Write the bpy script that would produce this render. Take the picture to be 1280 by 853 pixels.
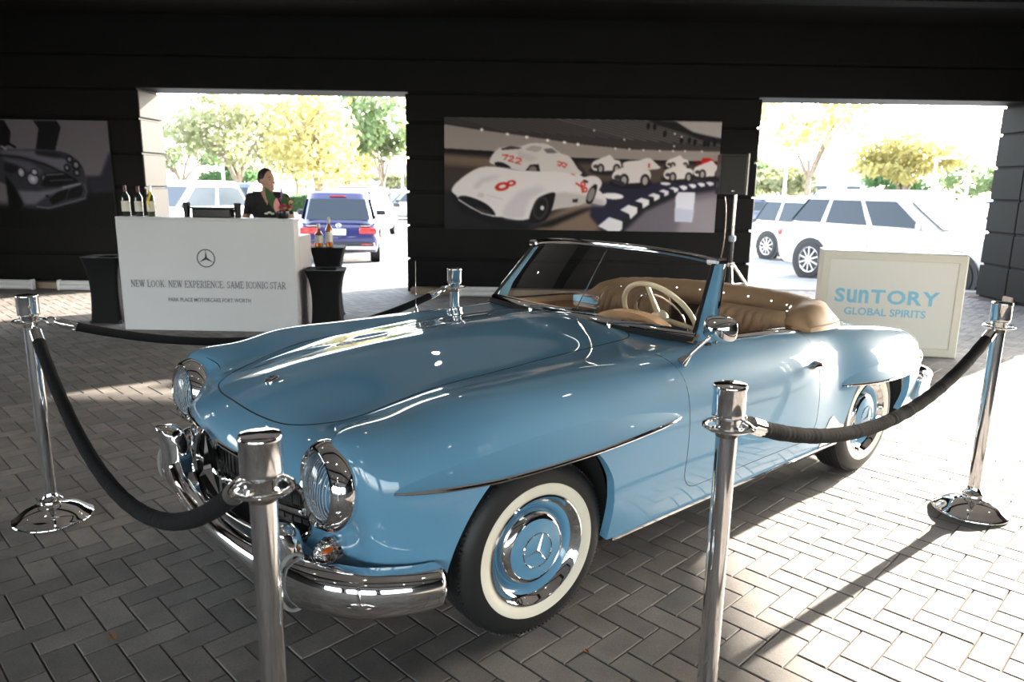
import bpy, bmesh, math, random
import numpy as np
from mathutils import Vector, Matrix
PI = math.pi
random.seed(7); rng = np.random.default_rng(7)
for o in list(bpy.data.objects): bpy.data.objects.remove(o)
scene = bpy.context.scene
COL = scene.collection

# ------------------------------------------------------------------ camera
F_PX, PITCH, ROLL, CAM_H = 920.75, 0.2097, 0.0159, 1.5151
_f = Vector((0, math.cos(PITCH), -math.sin(PITCH))); _u = Vector((0, math.sin(PITCH), math.cos(PITCH))); _r = Vector((1, 0, 0))
_c, _s = math.cos(ROLL), math.sin(ROLL)
cr = _c * _r + _s * _u; cu = -_s * _r + _c * _u
camd = bpy.data.cameras.new('camera'); camo = bpy.data.objects.new('camera', camd); COL.objects.link(camo)
M = Matrix(((cr.x, cu.x, -_f.x, 0), (cr.y, cu.y, -_f.y, 0), (cr.z, cu.z, -_f.z, CAM_H), (0, 0, 0, 1)))
camo.matrix_world = M
camd.sensor_width = 36; camd.lens = F_PX * 36 / 1280; camd.clip_end = 400
camd.dof.use_dof = True; camd.dof.focus_distance = 2.9; camd.dof.aperture_fstop = 3.6
scene.camera = camo

# ------------------------------------------------------------------ sky, sun, exposure
SUN_AZ = Vector((0.777, 0.63, 0)).normalized(); SUN_EL = math.radians(16)
w = bpy.data.worlds.new('world'); scene.world = w; w.use_nodes = True
nt = w.node_tree; nt.nodes.clear()
sky = nt.nodes.new('ShaderNodeTexSky'); sky.sky_type = 'NISHITA'; sky.sun_disc = False
sky.sun_elevation = SUN_EL; sky.sun_rotation = math.atan2(SUN_AZ.x, SUN_AZ.y)
sky.air_density = 1.0; sky.dust_density = 1.2; sky.ozone_density = 1.0
bg = nt.nodes.new('ShaderNodeBackground'); bg.inputs[1].default_value = 1.3
out = nt.nodes.new('ShaderNodeOutputWorld')
hs = nt.nodes.new('ShaderNodeHueSaturation'); hs.inputs['Saturation'].default_value = 0.5
nt.links.new(sky.outputs[0], hs.inputs['Color']); nt.links.new(hs.outputs[0], bg.inputs[0]); nt.links.new(bg.outputs[0], out.inputs[0])
sd = bpy.data.lights.new('sun', 'SUN'); sd.energy = 25.5; sd.angle = math.radians(0.7); sd.color = (1.0, 0.9, 0.76)
so = bpy.data.objects.new('sun', sd); COL.objects.link(so)
sdir = Vector((SUN_AZ.x * math.cos(SUN_EL), SUN_AZ.y * math.cos(SUN_EL), math.sin(SUN_EL)))
so.rotation_euler = sdir.to_track_quat('Z', 'Y').to_euler(); so.location = sdir * 40
scene.view_settings.view_transform = 'Standard'; scene.view_settings.look = 'None'
scene.view_settings.gamma = 1; scene.view_settings.use_curve_mapping = False
scene.view_settings.exposure = 0.88

# ------------------------------------------------------------------ materials
MATS = {}
def srgb(r, g, b):
    def c(v):
        v /= 255.0
        return v / 12.92 if v <= .04045 else ((v + .055) / 1.055) ** 2.4
    return (c(r), c(g), c(b), 1)
def mat(name, col=(.5, .5, .5, 1), rough=.5, metal=0, coat=0, coat_rough=.03, spec=.5, noise=None, bump=None, trans=0, ior=1.45, emit=None, sheen=0, alpha=1):
    """noise=(scale, amount[, detail]) varies the colour; bump=(scale, strength, dist) adds fine relief."""
    if name in MATS: return MATS[name]
    m = bpy.data.materials.new(name); m.use_nodes = True
    t = m.node_tree; b = t.nodes['Principled BSDF']
    if len(col) == 3: col = (*col, 1)
    b.inputs['Base Color'].default_value = col; b.inputs['Roughness'].default_value = rough
    b.inputs['Metallic'].default_value = metal; b.inputs['Coat Weight'].default_value = coat
    b.inputs['Coat Roughness'].default_value = coat_rough; b.inputs['Specular IOR Level'].default_value = spec
    b.inputs['Transmission Weight'].default_value = trans; b.inputs['IOR'].default_value = ior
    b.inputs['Sheen Weight'].default_value = sheen; b.inputs['Alpha'].default_value = alpha
    if emit: b.inputs['Emission Color'].default_value = (*emit[0][:3], 1); b.inputs['Emission Strength'].default_value = emit[1]
    tc = None
    if noise or bump: tc = t.nodes.new('ShaderNodeTexCoord')
    if noise:
        n = t.nodes.new('ShaderNodeTexNoise'); n.inputs['Scale'].default_value = noise[0]; n.inputs['Detail'].default_value = noise[2] if len(noise) > 2 else 4
        t.links.new(tc.outputs['Object'], n.inputs['Vector'])
        mx = t.nodes.new('ShaderNodeMapRange'); mx.inputs['From Min'].default_value = .25; mx.inputs['From Max'].default_value = .75
        mx.inputs['To Min'].default_value = 1 - noise[1]; mx.inputs['To Max'].default_value = 1 + noise[1]
        t.links.new(n.outputs['Fac'], mx.inputs['Value'])
        v = t.nodes.new('ShaderNodeVectorMath'); v.operation = 'SCALE'; v.inputs[0].default_value = col[:3]
        t.links.new(mx.outputs[0], v.inputs['Scale']); t.links.new(v.outputs[0], b.inputs['Base Color'])
    if bump:
        n2 = t.nodes.new('ShaderNodeTexNoise'); n2.inputs['Scale'].default_value = bump[0]; n2.inputs['Detail'].default_value = 3
        t.links.new(tc.outputs['Object'], n2.inputs['Vector'])
        bp = t.nodes.new('ShaderNodeBump'); bp.inputs['Strength'].default_value = bump[1]; bp.inputs['Distance'].default_value = bump[2]
        t.links.new(n2.outputs['Fac'], bp.inputs['Height']); t.links.new(bp.outputs[0], b.inputs['Normal'])
    MATS[name] = m
    return m
def glass(name, tint=(1, 1, 1), rough=0.0, dens=0.0):
    """thin pane: mostly see-through with a Fresnel reflection"""
    if name in MATS: return MATS[name]
    m = bpy.data.materials.new(name); m.use_nodes = True; t = m.node_tree; t.nodes.clear()
    o = t.nodes.new('ShaderNodeOutputMaterial'); mix = t.nodes.new('ShaderNodeMixShader')
    fr = t.nodes.new('ShaderNodeFresnel'); fr.inputs[0].default_value = 1.5
    tr = t.nodes.new('ShaderNodeBsdfTransparent'); tr.inputs[0].default_value = (*tint, 1)
    gl = t.nodes.new('ShaderNodeBsdfGlossy'); gl.inputs['Roughness'].default_value = rough; gl.inputs[0].default_value = (1, 1, 1, 1)
    t.links.new(fr.outputs[0], mix.inputs[0]); t.links.new(tr.outputs[0], mix.inputs[1]); t.links.new(gl.outputs[0], mix.inputs[2])
    t.links.new(mix.outputs[0], o.inputs[0]); MATS[name] = m
    return m

# ------------------------------------------------------------------ mesh helpers: geometry is (verts, faces)
def join(*gs):
    V = []; Fc = []
    for v, f in gs:
        n = len(V); V += [tuple(p) for p in v]; Fc += [tuple(i + n for i in q) for q in f]
    return V, Fc
def xf(g, M): return [tuple(M @ Vector(p)) for p in g[0]], g[1]
def mv(g, x=0, y=0, z=0): return [(p[0] + x, p[1] + y, p[2] + z) for p in g[0]], g[1]
def rz(g, a): return xf(g, Matrix.Rotation(a, 4, 'Z'))
def rx(g, a): return xf(g, Matrix.Rotation(a, 4, 'X'))
def ryy(g, a): return xf(g, Matrix.Rotation(a, 4, 'Y'))
def mirx(g): return [(-p[0], p[1], p[2]) for p in g[0]], [tuple(reversed(f)) for f in g[1]]
def box(x0, x1, y0, y1, z0, z1, bev=0):
    if not bev:
        v = [(x, y, z) for x in (x0, x1) for y in (y0, y1) for z in (z0, z1)]
        return v, [(0, 1, 3, 2), (4, 6, 7, 5), (0, 4, 5, 1), (2, 3, 7, 6), (0, 2, 6, 4), (1, 5, 7, 3)]
    bm = bmesh.new(); bmesh.ops.create_cube(bm, size=1)
    for q in bm.verts: q.co = Vector(((x0 + x1) / 2 + q.co.x * (x1 - x0), (y0 + y1) / 2 + q.co.y * (y1 - y0), (z0 + z1) / 2 + q.co.z * (z1 - z0)))
    seg = 1 if bev < .012 else 3
    bmesh.ops.bevel(bm, geom=bm.edges[:], offset=bev, segments=seg, profile=.5, affect='EDGES')
    bm.verts.index_update(); g = [tuple(q.co) for q in bm.verts], [tuple(q.index for q in f.verts) for f in bm.faces]; bm.free()
    return g
def lathe(prof, n=32, axis='Z', cap=False):
    """prof: list of (r, h); closed around axis"""
    V = []; Fc = []
    for r, h in prof:
        for k in range(n):
            a = 2 * PI * k / n
            V.append((r * math.cos(a), r * math.sin(a), h))
    for i in range(len(prof) - 1):
        for k in range(n):
            k2 = (k + 1) % n
            Fc.append((i * n + k, i * n + k2, (i + 1) * n + k2, (i + 1) * n + k))
    if cap:
        Fc.append(tuple(reversed(range(n)))); Fc.append(tuple((len(prof) - 1) * n + k for k in range(n)))
    g = (V, Fc)
    if axis == 'X': g = xf(g, Matrix(((0, 0, 1, 0), (1, 0, 0, 0), (0, 1, 0, 0), (0, 0, 0, 1))))
    if axis == 'Y': g = xf(g, Matrix(((0, 1, 0, 0), (0, 0, 1, 0), (1, 0, 0, 0), (0, 0, 0, 1))))
    return g
def tube(path, r, n=10, closed=False, cap=True, scale=None):
    """round tube along path; r number or list"""
    P = [Vector(p) for p in path]; m = len(P); V = []; Fc = []
    rs = r if isinstance(r, (list, tuple)) else [r] * m
    up = None
    for i in range(m):
        if closed: t = (P[(i + 1) % m] - P[i - 1])
        else: t = P[min(i + 1, m - 1)] - P[max(i - 1, 0)]
        t.normalize()
        if up is None:
            up = Vector((0, 0, 1)) if abs(t.z) < .9 else Vector((1, 0, 0))
        a = up - t * up.dot(t)
        if a.length < 1e-5: a = t.orthogonal()
        a.normalize(); b = t.cross(a); up = a
        for k in range(n):
            th = 2 * PI * k / n
            V.append(tuple(P[i] + (a * math.cos(th) + b * math.sin(th)) * rs[i]))
    L = m if closed else m - 1
    for i in range(L):
        j = (i + 1) % m
        for k in range(n):
            k2 = (k + 1) % n; Fc.append((i * n + k, i * n + k2, j * n + k2, j * n + k))
    if cap and not closed:
        Fc.append(tuple(reversed(range(n)))); Fc.append(tuple((m - 1) * n + k for k in range(n)))
    return V, Fc
def loft(rings, closed_ring=True, caps=True):
    m = len(rings); n = len(rings[0]); V = [tuple(p) for r in rings for p in r]; Fc = []
    for i in range(m - 1):
        for k in range(n if closed_ring else n - 1):
            k2 = (k + 1) % n; Fc.append((i * n + k, i * n + k2, (i + 1) * n + k2, (i + 1) * n + k))
    if caps and closed_ring:
        Fc.append(tuple(reversed(range(n)))); Fc.append(tuple((m - 1) * n + k for k in range(n)))
    return V, Fc
def prism(pts, d0, d1, plane='XZ'):
    """polygon pts extruded between d0 and d1 along the third axis"""
    n = len(pts)
    def P(p, d): return {'XZ': (p[0], d, p[1]), 'YZ': (d, p[0], p[1]), 'XY': (p[0], p[1], d)}[plane]
    V = [P(p, d0) for p in pts] + [P(p, d1) for p in pts]
    return V, [tuple(range(n)), tuple(reversed(range(n, 2 * n)))] + [(k, n + k, n + (k + 1) % n, (k + 1) % n) for k in range(n)]
def ring_poly(r0, r1, n=40, z0=0, z1=.002):
    return lathe([(r0, z0), (r0, z1), (r1, z1), (r1, z0), (r0, z0)], n)
def star_geo(R, h, w0=.17, w1=.03):
    """three-pointed star in the XY plane, ridge raised along +Z"""
    V = [(0, 0, h)]; Fc = []
    for k in range(3):
        a = PI / 2 + k * 2 * PI / 3; d = (math.cos(a), math.sin(a)); 
        ai = a + PI / 3
        V.append((d[0] * R, d[1] * R, h * .3)); V.append((math.cos(ai) * R * w0, math.sin(ai) * R * w0, 0))
    for k in range(3):
        t = 1 + 2 * k; nx = 2 + 2 * k; pv = 2 + 2 * ((k - 1) % 3)
        Fc += [(0, pv, t), (0, t, nx)]
    return V, Fc
def cat(pts, n=8, closed=False):
    """Catmull-Rom through points"""
    P = [Vector(p) for p in pts]; m = len(P); R = []
    for i in range(m if closed else m - 1):
        p1, p2 = P[i], P[(i + 1) % m]
        p0 = P[i - 1] if (closed or i > 0) else p1 * 2 - p2
        p3 = P[(i + 2) % m] if (closed or i + 2 < m) else p2 * 2 - p1
        for k in range(n):
            t = k / n
            R.append(.5 * ((2 * p1) + (-p0 + p2) * t + (2 * p0 - 5 * p1 + 4 * p2 - p3) * t * t + (-p0 + 3 * p1 - 3 * p2 + p3) * t ** 3))
    if not closed: R.append(P[-1])
    return [tuple(p) for p in R]
def ob(name, g, m, parent=None, smooth=True, sharp=35, label=None, cat=None, group=None, kind=None, normals=None, mats=None, fm=None, fix=True):
    me = bpy.data.meshes.new(name); me.from_pydata([tuple(p) for p in g[0]], [], [tuple(f) for f in g[1]]); me.update()
    if fix and normals is None:
        bm = bmesh.new(); bm.from_mesh(me); bmesh.ops.recalc_face_normals(bm, faces=bm.faces); bm.to_mesh(me); bm.free()
    if mats:
        for q in mats: me.materials.append(q)
        if fm is not None: me.polygons.foreach_set('material_index', fm)
    else: me.materials.append(m)
    if smooth:
        me.polygons.foreach_set('use_smooth', [True] * len(me.polygons))
        if normals is not None: me.normals_split_custom_set_from_vertices([tuple(q) for q in normals])
        else: me.set_sharp_from_angle(angle=math.radians(sharp))
    o = bpy.data.objects.new(name, me); COL.objects.link(o)
    if parent: o.parent = parent
    tag(o, label, cat, group, kind)
    return o
def tag(o, label=None, cat=None, group=None, kind=None):
    if label: o['label'] = label
    if cat: o['category'] = cat
    if group: o['group'] = group
    if kind: o['kind'] = kind
    return o
def thing(name, label, cat, loc=(0, 0, 0), rz=0, group=None):
    o = bpy.data.objects.new(name, None); COL.objects.link(o); o.location = loc; o.rotation_euler = (0, 0, rz)
    o.empty_display_size = .1
    return tag(o, label, cat, group)
def copy_tree(o, parent=None):
    c = o.copy(); COL.objects.link(c)
    if parent: c.parent = parent
    for ch in list(o.children): copy_tree(ch, c)
    return c
def text_geo(s, size, bold=0, spacing=1.0, align='CENTER', ext=.001):
    cu_ = bpy.data.curves.new('t', 'FONT'); cu_.body = s; cu_.size = size; cu_.offset = bold; cu_.align_x = align; cu_.extrude = ext; cu_.space_character = spacing
    cu_.resolution_u = 3
    o = bpy.data.objects.new('t', cu_); COL.objects.link(o)
    dg = bpy.context.evaluated_depsgraph_get(); me = o.evaluated_get(dg).to_mesh()
    g = [tuple(v.co) for v in me.vertices], [tuple(p.vertices) for p in me.polygons]
    o.evaluated_get(dg).to_mesh_clear(); bpy.data.objects.remove(o); bpy.data.curves.remove(cu_)
    return g      # lies in XY, reads along +X, faces +Z
STAND = Matrix(((1, 0, 0, 0), (0, 0, -1, 0), (0, 1, 0, 0), (0, 0, 0, 1)))   # XY drawing -> upright XZ facing -Y

chrome = mat('chrome', (.83, .83, .84), .06, 1)
chrome_soft = mat('brushed_steel', (.62, .6, .57), .2, 1)
black_rubber = mat('black_rubber', (.012, .012, .013), .55)
black_plastic = mat('black_plastic', (.012, .012, .013), .35)
# ================================================================== SETTING
charcoal = mat('charcoal_paint', (.0078, .0077, .0078), .6, spec=.15, noise=(3, .18), bump=(60, .15, .002))
ceil_m = mat('ceiling_black', (.006, .006, .0062), .8, spec=.15, noise=(2, .2))
ceil_l = mat('ceiling_grey', (.42, .41, .40), .8, noise=(2, .08))
slab_m = mat('joint_sand', (.085, .062, .048), .95, noise=(30, .3), bump=(200, .4, .002))
tan_m = mat('tan_kerb', (.33, .25, .19), .8, noise=(6, .2), bump=(50, .3, .003))

def paver_material(name, attr):
    m = bpy.data.materials.new(name); m.use_nodes = True; t = m.node_tree; b = t.nodes['Principled BSDF']
    geo = t.nodes.new('ShaderNodeNewGeometry')
    if attr: src = t.nodes.new('ShaderNodeAttribute'); src.attribute_name = 'tone'; so_ = src.outputs['Fac']
    else: src = t.nodes.new('ShaderNodeObjectInfo'); so_ = src.outputs['Random']
    n1 = t.nodes.new('ShaderNodeTexNoise'); n1.inputs['Scale'].default_value = 9; n1.inputs['Detail'].default_value = 5
    n2 = t.nodes.new('ShaderNodeTexNoise'); n2.inputs['Scale'].default_value = 140; n2.inputs['Detail'].default_value = 3
    n3 = t.nodes.new('ShaderNodeTexNoise'); n3.inputs['Scale'].default_value = 1.1; n3.inputs['Detail'].default_value = 3
    for n in (n1, n2, n3): t.links.new(geo.outputs['Position'], n.inputs['Vector'])
    ramp = t.nodes.new('ShaderNodeValToRGB')
    e = ramp.color_ramp.elements
    e[0].position = 0; e[0].color = (.137, .124, .117, 1); e[1].position = 1; e[1].color = (.205, .186, .172, 1)
    for p, c in ((.35, (.160, .147, .139, 1)), (.7, (.182, .165, .153, 1))):
        q = e.new(p); q.color = c
    t.links.new(so_, ramp.inputs[0])
    def mul(a, sock, lo, hi, f0=.3, f1=.7):
        mr = t.nodes.new('ShaderNodeMapRange'); mr.inputs['From Min'].default_value = f0; mr.inputs['From Max'].default_value = f1
        mr.inputs['To Min'].default_value = lo; mr.inputs['To Max'].default_value = hi; t.links.new(sock, mr.inputs['Value'])
        v = t.nodes.new('ShaderNodeVectorMath'); v.operation = 'SCALE'; t.links.new(a, v.inputs[0]); t.links.new(mr.outputs[0], v.inputs['Scale'])
        return v.outputs[0]
    c = mul(ramp.outputs[0], n1.outputs['Fac'], .85, 1.15); c = mul(c, n2.outputs['Fac'], .86, 1.14); c = mul(c, n3.outputs['Fac'], .85, 1.15)
    t.links.new(c, b.inputs['Base Color']); b.inputs['Roughness'].default_value = .75
    bp = t.nodes.new('ShaderNodeBump'); bp.inputs['Strength'].default_value = .35; bp.inputs['Distance'].default_value = .002
    t.links.new(n2.outputs['Fac'], bp.inputs['Height']); t.links.new(bp.outputs[0], b.inputs['Normal'])
    return m
pav_one = paver_material('concrete_paver', False); pav_many = paver_material('concrete_paver_field', True)

floor = ob('floor', box(-14, 14, -9, 11.32, -.2, -.007), slab_m, smooth=False, kind='structure', label='herringbone paved floor of the covered drive')
CELL = .1; E1 = np.array([1, -1]) / math.sqrt(2); E2 = np.array([1, 1]) / math.sqrt(2)
ORG = np.array([-1.866, 3.032]) - 3 * CELL * E1
def paver_geo(L, W, g=.0022, b=.003, h=.03):
    x0, x1, y0, y1 = g, L - g, g, W - g
    V = [(x0, y0, -h), (x1, y0, -h), (x1, y1, -h), (x0, y1, -h), (x0, y0, -b), (x1, y0, -b), (x1, y1, -b), (x0, y1, -b),
         (x0 + b, y0 + b, 0), (x1 - b, y0 + b, 0), (x1 - b, y1 - b, 0), (x0 + b, y1 - b, 0)]
    Fc = [(8, 9, 10, 11)]
    for k in range(4):
        k2 = (k + 1) % 4; Fc += [(k, k2, 4 + k2, 4 + k), (4 + k, 4 + k2, 8 + k2, 8 + k)]
    return V, Fc
def campx(p):
    d = Vector(p) - Vector((0, 0, CAM_H)); z = d.dot(_f)
    if z < .2: return None
    return 640 + F_PX * d.dot(cr) / z, 426.5 - F_PX * d.dot(cu) / z
slots = []
for i in range(-160, 161):
    for j in range(-160, 161):
        d = (i - j) % 4
        if d not in (0, 3): continue
        o = ORG + CELL * (i * E1 + j * E2)
        if not (-8.2 < o[0] < 8.4 and -2 < o[1] < 11.05): continue
        if o[0] > 6.6 and o[1] > 9.9: continue
        ctr = o + (CELL * E1 + CELL * .5 * E2 if d == 0 else CELL * .5 * E1 + CELL * E2)
        q = campx((ctr[0], ctr[1], 0)); vis = q is not None and -10 < q[0] < 1290 and -10 < q[1] < 875
        slots.append((o, d, ctr, vis))
def carshade(c):
    # under the big car: not in view
    dx, dy = c[0] + .4194, c[1] - 2.8957; lx = dx * .644 - dy * .765; ly = dx * .765 + dy * .644
    return -.85 < lx < .62 and -.6 < ly < 3.2
vis = sorted([s for s in slots if s[3] and not carshade(s[2])], key=lambda s: math.hypot(s[2][0], s[2][1]))
ids = set(id(s) for s in vis[:300])
ph = None; A0 = math.atan2(E1[1], E1[0])
FV = []; FF = []; tone = []
gh = paver_geo(.2, .1); gv = paver_geo(.1, .2)
meH = bpy.data.meshes.new('paver'); meH.from_pydata(gh[0], [], gh[1]); meH.materials.append(pav_one)
meV = bpy.data.meshes.new('paver'); meV.from_pydata(gv[0], [], gv[1]); meV.materials.append(pav_one)
for s in slots:
    o, d, ctr, v_ = s; zz = random.uniform(-.0012, .0008)
    if id(s) in ids:
        p = bpy.data.objects.new('paver', meH if d == 0 else meV); COL.objects.link(p); p.parent = floor
        p.location = (o[0], o[1], zz); p.rotation_euler = (0, 0, A0)
    else:
        g = gh if d == 0 else gv; n = len(FV); tn = random.random()
        for x, y, z in g[0]:
            q = o + E1 * x + E2 * y; FV.append((q[0], q[1], z + zz)); tone.append(tn)
        FF += [tuple(k + n for k in f) for f in g[1]]
pf = ob('paver_field', (FV, FF), pav_many, floor, smooth=False, kind='stuff', fix=False)
at = pf.data.attributes.new('tone', 'FLOAT', 'POINT'); at.data.foreach_set('value', tone)

# ---- back wall: core plus proud courses
YW, YB = 10.3, 10.95; CH = .4575; OX = [(-5.05, -1.48), (3.30, 6.92)]; HEAD = 2.69; CEIL = 3.66
segs = [(-9.6, -5.05), (-1.48, 3.30), (6.92, 9.0)]
core = join(*[box(a + (.035 if k else 0), b - (.035 if k < 2 else 0), YW + .035, YB - .035, -.1, HEAD + .02) for k, (a, b) in enumerate(segs)],
            box(-9.6, 9.0, YW + .035, YB - .035, HEAD + .02, CEIL + .3))
wall_back = ob('wall_back', core, charcoal, smooth=False, kind='structure', label='dark charcoal wall of stacked courses with two wide openings')
for (a, b) in segs:
    for k in range(6):
        z0 = max(.02 + CH * k, 0) - (.02 if k == 0 else 0); z1 = .02 + CH * (k + 1)
        if k == 5: z1 = HEAD
        if z1 - z0 < .1: continue
        ob('wall_course', box(a, b, YW, YB, z0 + .014, z1 - .014, .010), charcoal, wall_back, smooth=False)
for (z0, z1) in ((HEAD, 3.12), (3.12, CEIL)):
    ob('wall_course', box(-9.6, 9.0, YW, YB, z0 + .012, z1 - .012, .010), charcoal, wall_back, smooth=False)
# ---- right wall with wide openings, left and front sides
RX = 6.95; RHEAD = 2.38
rw = join(box(RX, RX + .35, 8.85, YW, -.1, RHEAD), box(RX, RX + .35, -9, YW, RHEAD, CEIL + .3), box(RX, RX + .35, -9, 4.7, -.1, RHEAD))
wall_right = ob('wall_right', rw, charcoal, smooth=False, kind='structure')
for k in range(6):
    z0, z1 = .02 + CH * k, min(.02 + CH * (k + 1), RHEAD)
    if z1 - z0 > .1: ob('wall_course', box(RX - .03, RX + .38, 8.82, YW - .01, z0 + .014, z1 - .014, .01), charcoal, wall_right, smooth=False)
col = thing('shadow_column', 'unseen slim column added in the right opening for its floor shadow', 'column', (RX + .3, 6.2, 0))  # unseen post, added to cast the thin shadow strip on the floor
ob('shaft', lathe([(.075, .02), (.075, 2.37)], 20), charcoal, col); ob('base_plate', box(-.14, .14, -.14, .14, 0, .02), charcoal, col, smooth=False)
wall_left = ob('wall_left', join(box(-9.6, -9.0, 4.5, YW, -.1, CEIL + .3), box(-9.6, -9, -9, 4.5, HEAD, CEIL + .3), box(-9.6, -9, -9, 1.5, -.1, HEAD)), charcoal, smooth=False, kind='structure')
wall_front = ob('wall_front', join(box(-9.6, RX + .35, -9.5, -8.9, 3.2, CEIL + .3), box(-5.6, -4.7, -9.5, -8.9, -.1, 3.2), box(1.2, 2.1, -9.5, -8.9, -.1, 3.2)), charcoal, smooth=False, kind='structure')
ceiling = ob('ceiling', box(-9.6, 9.0, -9.5, 8.6, CEIL, CEIL + .35), ceil_l, smooth=False, kind='structure')
ob('ceiling_panel', box(-9.6, 9.0, 8.6, YB, CEIL - .02, CEIL + .35), ceil_m, ceiling, smooth=False)
for y in (8.6, 5.4, 2.2, -1.0, -4.2): ob('ceiling_beam', box(-9.5, RX + .3, y - .14, y + .14, CEIL - .16, CEIL + .01), ceil_m, ceiling, smooth=False)
for k, (a, b) in enumerate(((-9.0, -5.1), (-1.42, 3.24))):
    ob('trim_%d' % (k + 1), box(a, b, YW - .16, YW + .01, -.01, .085, .01), tan_m, smooth=False, kind='structure')
ob('trim_3', box(6.9, RX + .1, YW - .2, YW + .01, -.01, .085, .01), tan_m, smooth=False, kind='structure')
# low white bars on the floor in front of the wall
wb = mat('white_plastic', (.72, .72, .74), .4)
for x0, x1, lab in ((-7.35, -6.58, 'low white ribbed bar at the wall foot, cut by the left picture edge'), (-6.22, -5.72, 'low white ribbed bar beside the black table under the dark car print'), (-.72, -.12, 'low white ribbed bar at the wall foot behind the windscreen')):
    y0 = 10.02
    t = thing('floor_bar', lab, 'bar', ((x0 + x1) / 2, y0, 0), 0, 'white bars along the wall foot'); h = (x1 - x0) / 2
    for z in (.035, .1): ob('tube', tube([(-h, 0, z), (h, 0, z)], .034, 14), wb, t)
    for sx in (-1, 1): ob('end_cap', box(sx * h - .012, sx * h + .012, -.04, .04, 0, .14, .004), wb, t, smooth=False)
# ceiling downlights
lampm = mat('downlight_lens', (1, 1, 1), .4, emit=((1, .92, .8), 26)); ringm = mat('downlight_ring', (.5, .5, .5), .4)
dl = None
for ix, x in enumerate((-6.2, -3.4, -.6, 2.2, 5.0)):
    for iy, y in enumerate((-2.6, .6, 3.8, 7.0)):
        if dl is None:
            dl = thing('ceiling_downlight', 'round recessed downlight in the ceiling', 'light', group='downlights in the ceiling')
            ob('trim_ring', lathe([(.05, -.004), (.075, -.008), (.08, .0), (.05, .012), (.05, -.004)], 24), ringm, dl); ob('lens', lathe([(.0, -.001), (.049, .0), (.049, .006)], 20), lampm, dl); c = dl
        else: c = copy_tree(dl)
        c.location = (x, y, CEIL - .002)
# ================================================================== THE BLUE ROADSTER
CX, CY, CYAW = -.4194, 2.8957, .6997
car = thing('roadster', 'light blue vintage convertible roadster with tan interior and whitewall tyres', 'car', (CX, CY, 0), CYAW - PI / 2)
paint = mat('blue_paint', (.118, .288, .455), .55, coat=1, coat_rough=.008, spec=.25)
dark_in = mat('underbody_black', (.01, .01, .01), .9)
leather = mat('tan_leather', (.33, .215, .13), .45, noise=(14, .12), bump=(180, .12, .001))
canvas = mat('tan_canvas', (.37, .235, .135), .6, noise=(10, .12), bump=(220, .15, .001))
cream = mat('cream_bakelite', (.72, .68, .55), .3, coat=.5)
carpet = mat('brown_carpet', (.12, .075, .045), .95, bump=(150, .4, .002))
gap_m = mat('panel_gap_black', (.006, .008, .01), .7)
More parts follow.
